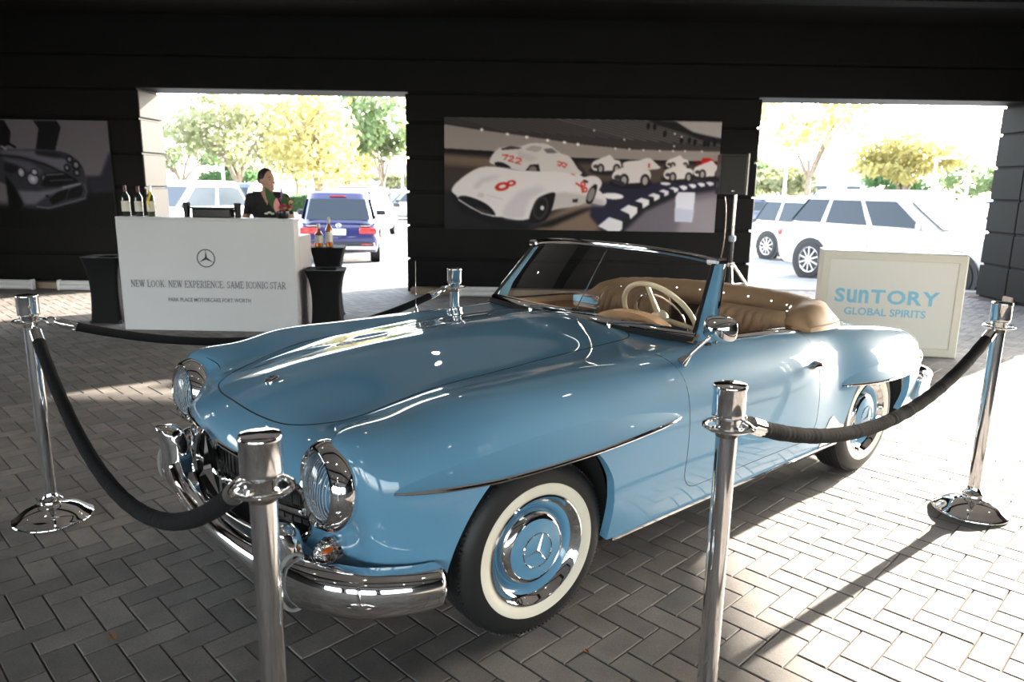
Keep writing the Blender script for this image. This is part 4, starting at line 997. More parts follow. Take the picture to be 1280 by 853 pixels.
# flower arrangement
fv = thing('flower_vase', 'black bowl of tropical flowers and leaves on the counter beside the bartender', 'flowers', (-2.325, 7.50, ZT))
ob('bowl', lathe([(0, 0), (.05, 0), (.062, .03), (.06, .07), (.054, .072), (.05, .03), (0, .02)], 24), blk, fv)
leafg = mat('dark_leaf', (.03, .09, .02), .45); lime = mat('lime_leaf', (.30, .34, .05), .5); pinkm = mat('pink_petal', (.75, .30, .28), .5); purp = mat('purple_petal', (.28, .12, .42), .5); redm = mat('magenta_petal', (.38, .02, .10), .5); whitep = mat('white_petal', (.75, .75, .65), .5)
def leaf(L, W, bend=.2):
    V = []; Fc = []; n = 8
    for i in range(n + 1):
        t = i / n; w_ = W * math.sin(PI * min(1, t * .95 + .04)) ** .8; z = L * t; y = bend * L * t * t
        V += [(-w_, y, z), (0, y + .012 * math.sin(PI * t), z), (w_, y, z), (0, y + .004, z)]
    for i in range(n):
        for a, b in ((0, 1), (1, 2), (2, 3), (3, 0)): Fc.append((i * 4 + a, i * 4 + b, i * 4 + 4 + b, i * 4 + 4 + a))
    return V, Fc
def put(g, x, y, z, tilt, az): return xf(g, Matrix.Translation((x, y, z)) @ Matrix.Rotation(az, 4, 'Z') @ Matrix.Rotation(tilt, 4, 'X'))
ob('broad_leaf', xf(leaf(.30, .045), Matrix.Translation((-.03, .01, .05)) @ Matrix.Rotation(-.55, 4, 'Y')), leafg, fv); ob('broad_leaf', put(leaf(.2, .035), .02, .02, .06, .5, .3), leafg, fv)
ob('anthurium', put(leaf(.15, .03, .1), -.045, -.03, .05, .15, .2), pinkm, fv)
ob('liatris_spike', tube([(.0, 0, .07), (.005, 0, .2), (-.008, 0, .32)], [.012, .017, .005], 8), purp, fv)
for k in range(16):
    a = random.uniform(0, 6.28); rr_ = random.uniform(.02, .075); z = random.uniform(.06, .19)
    ob('bloom', mv(lathe([(0, -.018), (.018, -.012), (.022, .002), (.012, .016), (0, .02)], 10), rr_ * math.cos(a) + .025, rr_ * math.sin(a) * .7, z), random.choice([lime, lime, lime, redm, redm, mat('peach_petal', (.6, .35, .2), .5)]), fv)
for k in range(3): ob('orchid_bloom', mv(lathe([(0, -.01), (.018, -.004), (.02, .006), (0, .012)], 10), -.10 - .03 * k, -.01, .045 + .012 * (k % 2)), whitep, fv)

# stretch-covered bins and table
spandex = mat('black_spandex', (.008, .008, .0085), .7, spec=.15, bump=(30, .1, .003))
def stretch(name, lab, cat_, x, y, h, wt, wb_, wm, hole=False, rot=.1):
    t = thing(name, lab, cat_, (x, y, 0), rot)
    rings = []
    for s in np.linspace(0, 1, 15):
        w_ = wm + (wt - wm) * max(0, (s - .45) / .55) ** 2.2 + (wb_ - wm) * max(0, (.45 - s) / .45) ** 2
        pin = .10 * math.sin(PI * s)
        rr_ = []
        for k in range(40):
            a = 2 * PI * k / 40; c_, s_ = math.cos(a), math.sin(a); e = .32
            px_, py_ = math.copysign(abs(c_) ** e, c_), math.copysign(abs(s_) ** e, s_)
            f = 1 - pin * (1 - abs(math.sin(2 * a)) ** 1.5); rr_.append((px_ * w_ * f, py_ * w_ * f, .012 + (h - .012) * s))
        rings.append(rr_)
    ob('stretch_cover', loft(rings, caps=False), spandex, t, sharp=60)
    if hole:
        ob('cover_top', loft([rings[-1], [(p[0] * .45 / max(abs(p[0]), abs(p[1])) * wt * 1.2, p[1] * .45 / max(abs(p[0]), abs(p[1])) * wt * 1.2, h - .004) for p in rings[-1]], [(.55 * wt * math.cos(2 * PI * k / 40), .55 * wt * math.sin(2 * PI * k / 40), h - .01) for k in range(40)], [(.5 * wt * math.cos(2 * PI * k / 40), .5 * wt * math.sin(2 * PI * k / 40), h - .3) for k in range(40)]], caps=False), spandex, t)
    else: ob('table_top', box(-wt, wt, -wt, wt, h - .012, h + .003, .004), spandex, t, smooth=False)
    for sx in (-1, 1):
        for sy in (-1, 1): ob('foot', mv(lathe([(0, 0), (.016, 0), (.014, .03), (0, .03)], 12), sx * wb_ * .9, sy * wb_ * .9), black_plastic, t)
    return t
stretch('covered_bin', 'black stretch-covered bin with open top in front of the counter end', 'bin', -1.95, 7.66, .625, .205, .165, .150, True, .12)
stretch('covered_table', 'black stretch-covered stand carrying two liquor bottles behind the counter end', 'table', -2.08, 8.30, .80, .19, .15, .13, False, .1)
stretch('covered_bin', 'black stretch-covered bin at the left end of the white counter', 'bin', -4.33, 7.85, .70, .21, .17, .155, True, .05)
bottle('liquor_bottle', 'short square-shouldered amber liquor bottle on the black stand', (-2.17, 8.26, .8035), amberg, capm, .25, .045, paper, shoulder=.52, neck=.017, group='liquor bottles on the black stand')
bottle('liquor_bottle', 'taller slim amber liquor bottle on the black stand', (-2.06, 8.28, .8035), amberg, capm, .32, .038, paper, shoulder=.58, neck=.016, group='liquor bottles on the black stand')

# ================================================================== SUNTORY SIGN
cr_f = mat('cream_frame', (.66, .62, .53), .5); cr_p = mat('cream_panel', (.74, .71, .66), .55); cyan = mat('pale_blue_ink', (.22, .52, .68), .5)
sg_ = thing('branded_bar', 'cream framed bar front lettered in pale blue behind the car tail', 'bar front', (3.52, 6.82, 0), -.28); hw = .61
ob('panel', box(-hw + .03, hw - .03, .02, .04, .05, .92), cr_p, sg_, smooth=False)
ob('frame', join(box(-hw, hw, 0, .05, .875, .945, .006), box(-hw, hw, 0, .05, .0, .075, .006), box(-hw, -hw + .07, 0, .05, .06, .885, .006), box(hw - .07, hw, 0, .05, .06, .885, .006)), cr_f, sg_, smooth=False)
for sx in (-1, 1): ob('side_panel', box(sx * (hw - .012) - .012, sx * (hw - .012) + .012, .05, .34, 0, .945), cr_f, sg_, smooth=False)
ob('top_shelf', box(-hw, hw, .05, .36, .93, .955, .004), mat('white_top', (.75, .74, .72), .4), sg_, smooth=False)
gs = []; xx = 0
for ch, up in (('S', 1), ('u', 1.33), ('n', 1.33), ('T', 1), ('O', 1), ('R', 1), ('Y', 1)):
    g = text_geo(ch, .2, .006, align='LEFT'); x0 = min(p[0] for p in g[0]); x1 = max(p[0] for p in g[0]); y1 = max(p[1] for p in g[0]); y0 = min(0, min(p[1] for p in g[0]))
    k = .14 / y1 if ch in 'un' else 1; k = min(k, 1.4)
    gs.append(([((p[0] - x0) * 1.06 + xx, p[1] * k, p[2]) for p in g[0]], g[1])); xx += (x1 - x0) * 1.06 + (-.002 if ch == 'R' else .018)
g = join(*gs); k = .91 / xx
ob('brand_name', mv(xf(([(p[0] * k - .455, p[1] * k * .95, p[2]) for p in g[0]], g[1]), STAND), -.02, .0185, .475), cyan, sg_, smooth=False)
g = text_geo('GLOBAL SPIRITS', .085, .0016); wdt = max(p[0] for p in g[0]) - min(p[0] for p in g[0]); k = .70 / wdt
ob('brand_line', mv(xf(([(p[0] * k, p[1] * k, p[2]) for p in g[0]], g[1]), STAND), -.03, .0185, .355), cyan, sg_, smooth=False)

# ================================================================== LOUDSPEAKER ON TRIPOD
sp = thing('speaker_stand', 'tripod speaker stand against the wall right of the race car print', 'stand', (2.83, 9.62, 0))
ob('pole', lathe([(.019, .35), (.019, 1.43)], 16), chrome_soft, sp); ob('outer_tube', lathe([(.026, .25), (.026, .86)], 16), mat('dark_steel', (.05, .05, .055), .3, .8), sp)
ob('clamp', lathe([(.028, .83), (.045, .84), (.045, .90), (.03, .91)], 16), mat('blue_grey_clamp', (.25, .32, .4), .4), sp); ob('hub', lathe([(.03, .50), (.055, .51), (.055, .56), (.03, .57)], 16), chrome_soft, sp)
for k in range(3):
    a = .4 + k * 2 * PI / 3; c_, s_ = math.cos(a), math.sin(a)
    ob('leg', tube([(.04 * c_, .04 * s_, .54), (.5 * c_, .5 * s_, .02)], .016, 10), chrome_soft, sp); ob('brace', tube([(.03 * c_, .03 * s_, .27), (.27 * c_, .27 * s_, .28)], .010, 8), chrome_soft, sp)
lsx, lsz = 2.745, 1.435
ls = thing('loudspeaker', 'black loudspeaker cabinet on the tripod stand', 'speaker', (lsx, 9.62, lsz))
ob('cabinet', prism([(-.17, -.15), (.17, -.15), (.13, .17), (-.13, .17)], 0, .49, 'XY'), black_plastic, ls, smooth=False); ob('grille', box(-.155, .155, -.162, -.148, .02, .47, .005), mat('speaker_mesh', (.02, .02, .02), .7, bump=(300, .5, .002)), ls, smooth=False)
ob('badge', box(-.02, .02, -.1645, -.161, .035, .045), chrome_soft, ls, smooth=False); ob('lit_edge', tube([(.185, -.12, -.005), (.185, -.12, .50)], .011, 10), mat('lit_edge_pale', (.7, .7, .68), .3), ls)  # pale tube puts the bright edge of the lit pole into colour
ob('speaker_cable', tube(cat([(2.76, 9.83, 1.40), (2.76, 9.74, 1.2), (2.73, 9.64, .8), (2.68, 9.66, .4), (2.66, 9.68, .01), (2.4, 9.8, .012), (1.9, 10.0, .012)], 8), .006, 6), mat('tan_cable', (.16, .10, .07), .5), label='thin brown cable hanging down beside the speaker pole', cat='cable')
# fallen leaves
lm_ = mat('dry_leaf', (.30, .12, .025), .7)
for (x, y, a, lab, s_) in ((-1.312, 2.198, .8, 'dry brown leaf lying on the pavers at the lower left', .05), (.268, 2.165, .3, 'tiny dry leaf on the pavers below the front wheel', .028)):
    l = ob('fallen_leaf', xf(leaf(s_, s_ * .26, .12), Matrix.Rotation(-PI / 2, 4, 'X') ), lm_, label=lab, cat='leaf'); l.location = (x, y, .006); l.rotation_euler.z = a
# ================================================================== PRINTED BOARDS (flat prints, painted into a colour layer)
class Print:
    def __init__(s, x0, y0, x1, y1, ss=2):
        s.b = (x0, y0, x1, y1); s.w = int((x1 - x0) * ss); s.h = int((y1 - y0) * ss)
        gx = x0 + (np.arange(s.w) + .5) / ss; gy = y0 + (np.arange(s.h) + .5) / ss
        s.X, s.Y = np.meshgrid(gx, gy); s.I = np.zeros((s.h, s.w, 3))
    def mask(s, P):
        P = np.array(P, float); m = np.zeros(s.X.shape, bool); n = len(P)
        for i in range(n):
            x1, y1 = P[i]; x2, y2 = P[(i + 1) % n]
            if y1 == y2: continue
            c = ((s.Y < y1) != (s.Y < y2)) & (s.X < (x2 - x1) * (s.Y - y1) / (y2 - y1) + x1); m ^= c
        return m
    def soft(s, m, r):
        a = m.astype(float)
        for _ in range(2):
            for ax in (0, 1):
                k = int(r)
                if k < 1: continue
                c = np.cumsum(np.concatenate([np.repeat(np.take(a, [0], ax), k + 1, ax), a, np.repeat(np.take(a, [-1], ax), k, ax)], ax), ax)
                n = a.shape[ax]; a = (np.take(c, range(2 * k + 1, 2 * k + 1 + n), ax) - np.take(c, range(0, n), ax)) / (2 * k + 1)
        return a
    def poly(s, P, c, blur=1, op=1, smooth=0):
        if smooth: P = [(p[0], p[1]) for p in cat([(x, y, 0) for x, y in P], smooth, True)]
        a = s.soft(s.mask(P), blur) * op; s.I = s.I * (1 - a[..., None]) + np.array(c, float) * a[..., None]
    def ell(s, x, y, a, b, c, rot=0, blur=1, op=1):
        t = np.linspace(0, 2 * PI, 33)[:-1]; co, si = math.cos(rot), math.sin(rot)
        s.poly([(x + a * math.cos(q) * co - b * math.sin(q) * si, y + a * math.cos(q) * si + b * math.sin(q) * co) for q in t], c, blur, op)
    def line(s, P, w_, c, blur=1, op=1):
        for i in range(len(P) - 1):
            (x1, y1), (x2, y2) = P[i], P[i + 1]; d = math.hypot(x2 - x1, y2 - y1) or 1; nx, ny = -(y2 - y1) / d * w_ / 2, (x2 - x1) / d * w_ / 2
            ex, ey = (x2 - x1) / d * w_ * .3, (y2 - y1) / d * w_ * .3
            s.poly([(x1 + nx - ex, y1 + ny - ey), (x2 + nx + ex, y2 + ny + ey), (x2 - nx + ex, y2 - ny + ey), (x1 - nx - ex, y1 - ny - ey)], c, blur, op)
    def board(s, root, name, X0, X1, Z0, Z1, d, gain=1.0):
        """grid of coloured points, upright, facing -Y, top row first"""
        v = np.clip(s.I / 255., 0, 1); lin = np.where(v <= .04045, v / 12.92, ((v + .055) / 1.055) ** 2.4) ** 1.18 * gain
        h, w_ = s.h, s.w
        xs = X0 + (X1 - X0) * np.arange(w_ + 1) / w_; zs = Z1 + (Z0 - Z1) * np.arange(h + 1) / h
        # every second sample as grid points
        st = 2; ix = np.arange(0, w_ + 1, st); iz = np.arange(0, h + 1, st)
        V = [(xs[i], d, zs[j]) for j in iz for i in ix]; n = len(ix); Fc = [(j * n + i, (j + 1) * n + i, (j + 1) * n + i + 1, j * n + i + 1) for j in range(len(iz) - 1) for i in range(n - 1)]
        cols = np.ones((len(iz), n, 4)); L = np.pad(lin, ((1, 1), (1, 1), (0, 0)), mode='edge')
        avg = (L[:-1, :-1] + L[1:, :-1] + L[:-1, 1:] + L[1:, 1:]) / 4
        cols[..., :3] = avg[np.ix_(iz, ix)]
        m = bpy.data.materials.new(name + '_ink'); m.use_nodes = True; t = m.node_tree; at_ = t.nodes.new('ShaderNodeAttribute'); at_.attribute_name = 'ink'
        t.links.new(at_.outputs['Color'], t.nodes['Principled BSDF'].inputs['Base Color']); t.nodes['Principled BSDF'].inputs['Roughness'].default_value = .6; t.nodes['Principled BSDF'].inputs['Specular IOR Level'].default_value = .2
        o = ob(name, (V, Fc), m, root, smooth=False, fix=False); ca = o.data.color_attributes.new('ink', 'FLOAT_COLOR', 'POINT'); ca.data.foreach_set('color', cols.reshape(-1)); return o
boardm = mat('board_edge', (.02, .02, .02), .5)
# ---- the museum race cars
p = Print(555, 150, 899, 288)
A_ = lambda L: [(550 + x / 5.687, 145 + y / 5.687) for x, y in L]; B_ = lambda L: [(720 + x / 5.684, 145 + y / 5.684) for x, y in L]
p.I[:] = (38, 36, 42)
p.poly([(550, 145), (905, 145), (905, 190), (820, 186), (740, 181), (640, 170), (550, 157)], (72, 67, 66), 2)
for k in range(26):      # ceiling slats fan out
    x = 570 + k * 12; p.line([(x, 149), (x + 60 + k * 4, 149 + 16 + k * .9)], 1.1, (128, 122, 120) if k > 9 else (98, 92, 92), 1, .8)
p.poly([(555, 168), (640, 172), (740, 183), (840, 187), (905, 186), (905, 192), (740, 190), (640, 182), (555, 172)], (92, 86, 84), 5)
p.poly([(550, 158), (600, 165), (660, 172), (720, 180), (790, 186), (905, 187), (905, 199), (780, 199), (700, 197), (620, 191), (550, 188)], (158, 148, 144), 1)
p.poly([(550, 188), (620, 191), (700, 197), (905, 200), (905, 206), (700, 205), (620, 198), (550, 195)], (30, 28, 32), 1)
p.poly([(550, 194), (610, 198), (700, 205), (640, 215), (550, 212)], (120, 104, 92), 5); p.poly([(550, 208), (640, 214), (640, 235), (550, 240)], (70, 62, 60), 7)
p.poly([(720, 203), (905, 203), (905, 230), (800, 232), (740, 225)], (92, 80, 74), 5)
p.poly([(660, 292), (690, 268), (740, 240), (790, 232), (800, 245), (770, 275), (745, 292)], (128, 110, 98), 8)
p.poly([(740, 232), (790, 228), (900, 222), (900, 232), (850, 238), (800, 252), (760, 292), (740, 270)], (46, 44, 66), 3)
p.poly([(780, 292), (810, 262), (850, 243), (905, 233), (905, 292)], (112, 106, 116), 4); p.poly([(850, 292), (862, 250), (905, 240), (905, 292)], (140, 134, 142), 7)
p.poly(B_([(690, 35), (1030, 35), (1030, 150), (900, 130), (780, 95)]), (176, 170, 168), 1); p.poly(B_([(480, 20), (700, 40), (820, 110), (1030, 150), (1030, 185), (900, 165), (760, 115), (560, 60)]), (40, 38, 42), 2)
for x, y in ((500, 70), (545, 75), (620, 120), (740, 165), (795, 165), (835, 175), (905, 185), (930, 185), (975, 180)): p.ell(*B_([(x, y)])[0], 2.2, 4, (28, 27, 30))
for x, y in ((120, 105), (335, 165), (690, 120), (740, 140), (690, 205), (10, 205), (275, 228), (375, 230), (475, 235), (590, 238), (685, 238), (770, 238), (890, 238)): p.ell(*B_([(x, y)])[0], 1.1, 1.1, (250, 246, 240))
for x, y in ((293, 112), (475, 140), (612, 158), (760, 178), (880, 190), (975, 202)): p.ell(*A_([(x, y)])[0], 2.2, 1.6, (250, 246, 240))
# far row of white cars
Wc = (214, 208, 208)
def farcar(cx, cy, s, body=Wc, flip=1):
    P = [(-10, 1), (-9, -3), (-4, -5.5), (0, -7), (3, -8), (6, -5), (10, -4), (11, 0), (8, 2.5), (-6, 3.5)]
    p.ell(cx, cy + 3.2 * s, 12 * s, 3 * s, (34, 30, 34), 0, 2, .8); p.poly([(cx + x * s * flip, cy + y * s) for x, y in P], body, 1, smooth=3)
    for wx in (-3.5, 8): p.ell(cx + wx * s * flip, cy + 1.8 * s, 2.6 * s, 3.6 * s, (40, 38, 42)); p.ell(cx + wx * s * flip, cy + 1.8 * s, 1.5 * s, 2.3 * s, (168, 162, 160))
    p.ell(cx - 7 * s * flip, cy + .2 * s, 2 * s, 1.3 * s, (70, 66, 72))
farcar(757, 207, 1.75); p.poly(B_([(345, 320), (450, 305), (520, 290), (580, 335), (600, 360), (520, 372), (350, 360)]), Wc, 1, smooth=3); p.line(B_([(520, 330), (520, 355)]), 1.6, (200, 60, 50))
farcar(846, 203, 1.35); p.poly(B_([(895, 290), (945, 285), (985, 310), (985, 335), (900, 335)]), (196, 44, 34), 1, smooth=3); p.ell(*B_([(870, 325)])[0], 3, 4, (120, 30, 26))
farcar(848, 216, 1.75); farcar(885, 212, 1.75)
farcar(789, 220, 2.3); p.poly(B_([(262, 440), (300, 445), (350, 465), (345, 485), (290, 478), (262, 458)]), (60, 58, 68), 1, smooth=3)
p.ell(*B_([(270, 562)])[0], 14, 4, (220, 216, 220), .05); p.ell(*B_([(645, 468)])[0], 6.5, 2, (214, 210, 214), .05)
for q in ([(172, 780), (250, 712), (350, 742), (348, 800), (330, 818), (250, 815)], [(328, 660), (385, 622), (453, 640), (453, 680), (405, 728), (395, 690)], [(433, 595), (475, 570), (535, 585), (535, 620), (490, 648), (485, 610)], [(520, 555), (560, 535), (607, 548), (607, 575), (570, 595), (565, 565)], [(598, 522), (630, 508), (672, 520), (672, 545), (640, 560), (638, 535)], [(668, 500), (700, 490), (740, 500), (740, 520), (712, 533), (705, 512)], [(740, 485), (770, 476), (802, 485), (802, 505), (775, 515)], [(805, 472), (835, 465), (865, 472), (865, 492), (840, 500)], [(868, 462), (900, 456), (926, 463), (926, 482), (900, 488)], [(930, 455), (960, 448), (988, 455), (988, 474), (960, 480)]):
    p.poly(B_(q), (214, 212, 218), 1)
p.poly(B_([(722, 560), (740, 525), (862, 525), (858, 660), (850, 738), (728, 735)]), (206, 206, 218), 1); p.poly(B_([(722, 640), (860, 655), (850, 738), (728, 735)]), (184, 186, 204), 2)
# middle car 722
p.ell(*A_([(700, 395)])[0], 55, 8, (40, 36, 40), .12, 3)
p.poly(A_([(350, 320), (420, 235), (560, 225), (640, 200), (760, 205), (850, 265), (920, 290), (980, 370), (1010, 410), (900, 440), (620, 400), (520, 385), (380, 355)]), (206, 200, 198), 1, smooth=3)
p.poly(A_([(430, 240), (500, 222), (580, 232), (560, 240), (440, 250)]), (70, 64, 66), 1); p.poly(A_([(600, 245), (650, 215), (720, 222), (715, 245), (680, 262)]), (176, 168, 168), 1); p.poly(A_([(730, 240), (790, 232), (835, 265), (760, 268)]), (120, 116, 120), 1)
p.poly(A_([(388, 338), (430, 335), (480, 355), (500, 375), (440, 372), (395, 358)]), (30, 28, 32), 1, smooth=3); p.poly(A_([(605, 395), (640, 350), (700, 345), (712, 400)]), (36, 33, 36), 1); p.ell(*A_([(660, 382)])[0], 5, 4, (130, 120, 116))
p.poly(A_([(540, 250), (700, 300), (640, 330), (560, 300)]), (186, 178, 176), 4, .7)
R_ = (196, 66, 56)
def seg7(L, w_=1.3): p.line(A_(L), w_, R_)
seg7([(440, 285), (480, 285), (455, 318)]); seg7([(490, 295), (515, 292), (520, 305), (485, 325), (520, 332)]); seg7([(540, 305), (570, 308), (575, 322), (535, 338), (570, 345)])
seg7([(835, 325), (870, 335), (850, 355), (835, 345)]); seg7([(875, 330), (900, 345), (885, 365), (868, 352)])
p.ell(*A_([(940, 425)])[0], 3.6, 2.6, (180, 40, 40))
# near streamliner 8
p.poly(A_([(80, 560), (250, 640), (450, 740), (640, 800), (800, 740), (1080, 640), (1080, 660), (800, 790), (620, 810), (420, 800), (150, 700)]), (26, 24, 30), 4)
p.poly(A_([(80, 545), (100, 500), (180, 430), (280, 375), (400, 368), (560, 390), (720, 395), (860, 395), (960, 420), (1060, 470), (1180, 560), (1180, 630), (1060, 610), (960, 640), (820, 665), (640, 735), (560, 745), (480, 735), (440, 725), (380, 720), (250, 675), (140, 610), (110, 575)]), (216, 210, 212), 1, smooth=3)
p.poly(B_([(0, 420), (60, 430), (110, 420), (160, 430), (190, 470), (170, 520), (140, 590), (80, 610), (0, 625)]), (214, 208, 210), 1, smooth=3)
p.poly(A_([(640, 735), (690, 600), (780, 550), (900, 540), (1050, 560), (1180, 600), (1180, 640), (1000, 640), (820, 668)]), (170, 162, 160), 3, .6)
p.poly(A_([(470, 640), (560, 540), (700, 500), (760, 520), (640, 600), (600, 730), (470, 735), (440, 700)]), (192, 186, 194), 5, .7)
p.poly(A_([(640, 735), (660, 660), (700, 590), (770, 552), (820, 545), (822, 580), (800, 670), (760, 740), (700, 765), (650, 760)]), (28, 26, 30), 1, smooth=3); p.ell(*A_([(722, 655)])[0], 9.5, 15, (62, 58, 60), .25); p.ell(*A_([(720, 655)])[0], 7, 12, (34, 32, 36), .25); p.ell(*A_([(733, 655)])[0], 2.4, 3, (210, 204, 204))
p.poly(B_([(80, 600), (95, 530), (130, 485), (155, 485), (150, 540), (125, 610), (95, 620)]), (30, 28, 32), 1, smooth=3); p.ell(*B_([(115, 555)])[0], 4, 9, (140, 134, 132), .3)
p.poly(A_([(128, 585), (180, 578), (260, 600), (340, 640), (388, 690), (386, 715), (300, 700), (200, 655), (140, 612)]), (30, 28, 34), 1, smooth=3); p.line(A_([(130, 605), (220, 660), (300, 700), (386, 720)]), 1.6, (214, 208, 214)); p.poly(A_([(235, 655), (300, 668), (380, 700), (300, 695)]), (96, 76, 74), 2, .7)
p.poly(A_([(235, 510), (300, 450), (400, 430), (430, 440), (300, 480), (260, 530)]), (192, 186, 188), 4, .8); p.line(A_([(330, 570), (420, 590), (450, 600)]), .8, (180, 174, 178), 1, .7)
for (x, y, a, b) in ((505, 483, 6.3, 3.6), (442, 507, 9.2, 5.2)): p.ell(*A_([(x, y)])[0], a, b, (190, 50, 42), -.22); 
for (x, y, a, b) in ((507, 482, 3.0, 1.5), (444, 506, 4.6, 2.3)): p.ell(*A_([(x, y)])[0], a, b, (214, 208, 210), -.22)
p.line(B_([(5, 475), (45, 500), (55, 540)]), 2.0, R_); 
for (x, y) in ((55, 480), (70, 520)): p.ell(*B_([(x, y)])[0], 3.4, 3.6, R_); p.ell(*B_([(x, y)])[0], 1.5, 1.7, (206, 200, 200))
p.poly(A_([(950, 590), (990, 585), (985, 610), (950, 612)]), (60, 56, 60), 1); p.ell(*A_([(290, 570)])[0], 4.6, 3, (200, 194, 198)); p.line(B_([(60, 455), (85, 465)]), 2.4, (40, 38, 40))
b1 = thing('wall_print', 'wide photo board of white vintage race cars numbered 8 and 722', 'poster', (0, YW, 0), 0, 'photo boards on the back wall')
ob('board', box(-.955, 2.765, -.045, -.001, .905, 2.385, .003), boardm, b1, smooth=False); p.board(b1, 'photo_print', -.953, 2.763, .907, 2.383, -.0462, 1.4)
# ---- the dark sports car
p = Print(-200, 151, 141, 288)
A_ = lambda L: [(x / 5.687, 145 + y / 5.687) for x, y in L]
p.I[:] = (118, 113, 120)
p.poly(A_([(600, 430), (720, 430), (800, 260), (830, 260), (830, 860), (560, 860)]), (44, 44, 56), 4); p.poly(A_([(-1200, 600), (330, 660), (620, 560), (720, 440), (830, 430), (840, 860), (-1200, 860)]), (14, 14, 19), 8); p.poly(A_([(620, 440), (720, 440), (800, 270), (820, 300), (820, 540), (640, 560)]), (52, 52, 64), 5)
p.poly(A_([(255, 40), (430, 40), (455, 85), (395, 250), (250, 250), (290, 95)]), (22, 23, 33), 1); p.poly(A_([(-60, 40), (40, 40), (80, 120), (60, 215), (-60, 230)]), (20, 20, 28), 1); p.poly(A_([(-600, 40), (-250, 40), (-200, 120), (-300, 260), (-700, 260)]), (20, 20, 28), 1)
p.poly(A_([(-900, 430), (-600, 300), (-300, 190), (-100, 190), (0, 235), (100, 245), (260, 240), (400, 250), (500, 275), (580, 350), (600, 420), (595, 500), (570, 600), (420, 640), (260, 670), (110, 645), (60, 540), (-100, 480), (-300, 660), (-850, 660)]), (62, 62, 72), 1, smooth=3)
p.poly(A_([(-20, 250), (250, 250), (400, 262), (500, 330), (440, 400), (330, 350), (180, 300), (-20, 275)]), (112, 112, 124), 4); p.poly(A_([(240, 250), (400, 258), (490, 300), (380, 300), (250, 280)]), (40, 40, 50), 3)
p.line(A_([(-100, 285), (120, 300), (300, 345), (440, 410), (560, 485)]), 2, (26, 26, 32)); p.poly(A_([(0, 300), (200, 335), (290, 400), (240, 430), (120, 370), (0, 345)]), (96, 96, 108), 4)
p.poly(A_([(0, 330), (100, 360), (120, 380), (60, 420), (0, 400)]), (34, 34, 42), 3); p.poly(A_([(0, 430), (60, 520), (110, 640), (60, 700), (0, 720)]), (10, 10, 13), 2)
for x, y, a, b in ((122, 410, 4, 5.5), (205, 455, 7, 7), (300, 452, 4.5, 5), (222, 405, 3.5, 3.5)): p.ell(*A_([(x, y)])[0], a + 1.4, b + 1.4, (26, 26, 32)); p.ell(*A_([(x, y)])[0], a, b, (150, 150, 160)); p.ell(*A_([(x, y)])[0], a * .5, b * .5, (196, 196, 204), 0, 2)
for x, y, a, b in ((495, 310, 3.5, 4), (540, 350, 4.5, 5), (470, 370, 3, 4), (540, 405, 3.5, 4)): p.ell(*A_([(x, y)])[0], a + 1, b + 1, (22, 22, 28)); p.ell(*A_([(x, y)])[0], a * .7, b * .7, (130, 130, 140))
p.poly(A_([(300, 420), (430, 400), (530, 450), (540, 475), (400, 505), (300, 510), (260, 500)]), (22, 22, 28), 2); p.line(A_([(310, 425), (440, 415)]), 1.5, (120, 120, 130)); p.line(A_([(330, 465), (500, 455)]), 1.5, (86, 86, 96))
p.poly(A_([(80, 540), (230, 545), (420, 515), (560, 480), (555, 495), (430, 535), (300, 575), (200, 640), (120, 640)]), (118, 118, 130), 3); p.line(A_([(420, 515), (560, 482)]), 1.5, (160, 160, 172))
p.poly(A_([(310, 600), (380, 545), (470, 520), (430, 600), (330, 640)]), (18, 18, 23), 1); p.poly(A_([(440, 600), (480, 520), (560, 495), (575, 530), (550, 575)]), (18, 18, 23), 1); p.line(A_([(210, 655), (300, 665), (430, 630), (590, 585)]), 1.3, (128, 128, 140)); p.line(A_([(585, 480), (600, 540), (575, 600)]), 1.6, (92, 92, 104)); p.ell(*A_([(298, 578)])[0], 2, 1.6, (16, 16, 20))
p.line(A_([(0, 240), (40, 195), (100, 230)]), 3, (18, 18, 22)); p.line(A_([(0, 225), (30, 245)]), 3, (150, 150, 160))
b2 = thing('wall_print', 'grey-toned photo board of a modern sports car, cut by the left picture edge', 'poster', (0, YW, 0), 0, 'photo boards on the back wall')
ob('board', box(-9.0, -5.475, -.045, -.001, .82, 2.265, .003), boardm, b2, smooth=False); p.board(b2, 'photo_print', -8.998, -5.477, .822, 2.263, -.0462, 1.0)
# ================================================================== OUTSIDE
ZL = -.38
asphalt = mat('asphalt', (.27, .265, .26), .85, noise=(1.5, .2), bump=(120, .4, .004)); apron_m = mat('pale_concrete', (.36, .35, .33), .8, noise=(2, .12))
V = []; ys = [10.95, 11.3, 13.2, 15.5, 18.0, 120]; zs = [-.012, -.012, -.13, -.30, ZL, ZL]; xs = [-90, -12, 12, 90]
ob('car_park', ([(x, y, z) for y, z in zip(ys, zs) for x in xs], [(j * 4 + i, j * 4 + i + 1, j * 4 + 5 + i, j * 4 + 4 + i) for j in range(5) for i in range(3)]), asphalt, smooth=False, kind='structure', label='sunlit asphalt car park beyond the openings')
ob('ground_surround', (lambda q: (q, [(0, 1, 2, 3), (4, 5, 6, 7), (8, 9, 10, 11)]))([(-90, -90, -.03), (90, -90, -.03), (90, -9, -.03), (-90, -9, -.03), (-90, -9, -.03), (-14, -9, -.03), (-14, 10.95, -.03), (-90, 10.95, -.03), (14, -9, -.03), (90, -9, -.03), (90, 10.95, -.03), (14, 10.95, -.03)]), apron_m, smooth=False, kind='structure', label='pale concrete around the building')
line_m = mat('white_line', (.7, .7, .7), .7)
def zlot(y): return float(np.interp(y, ys, zs))
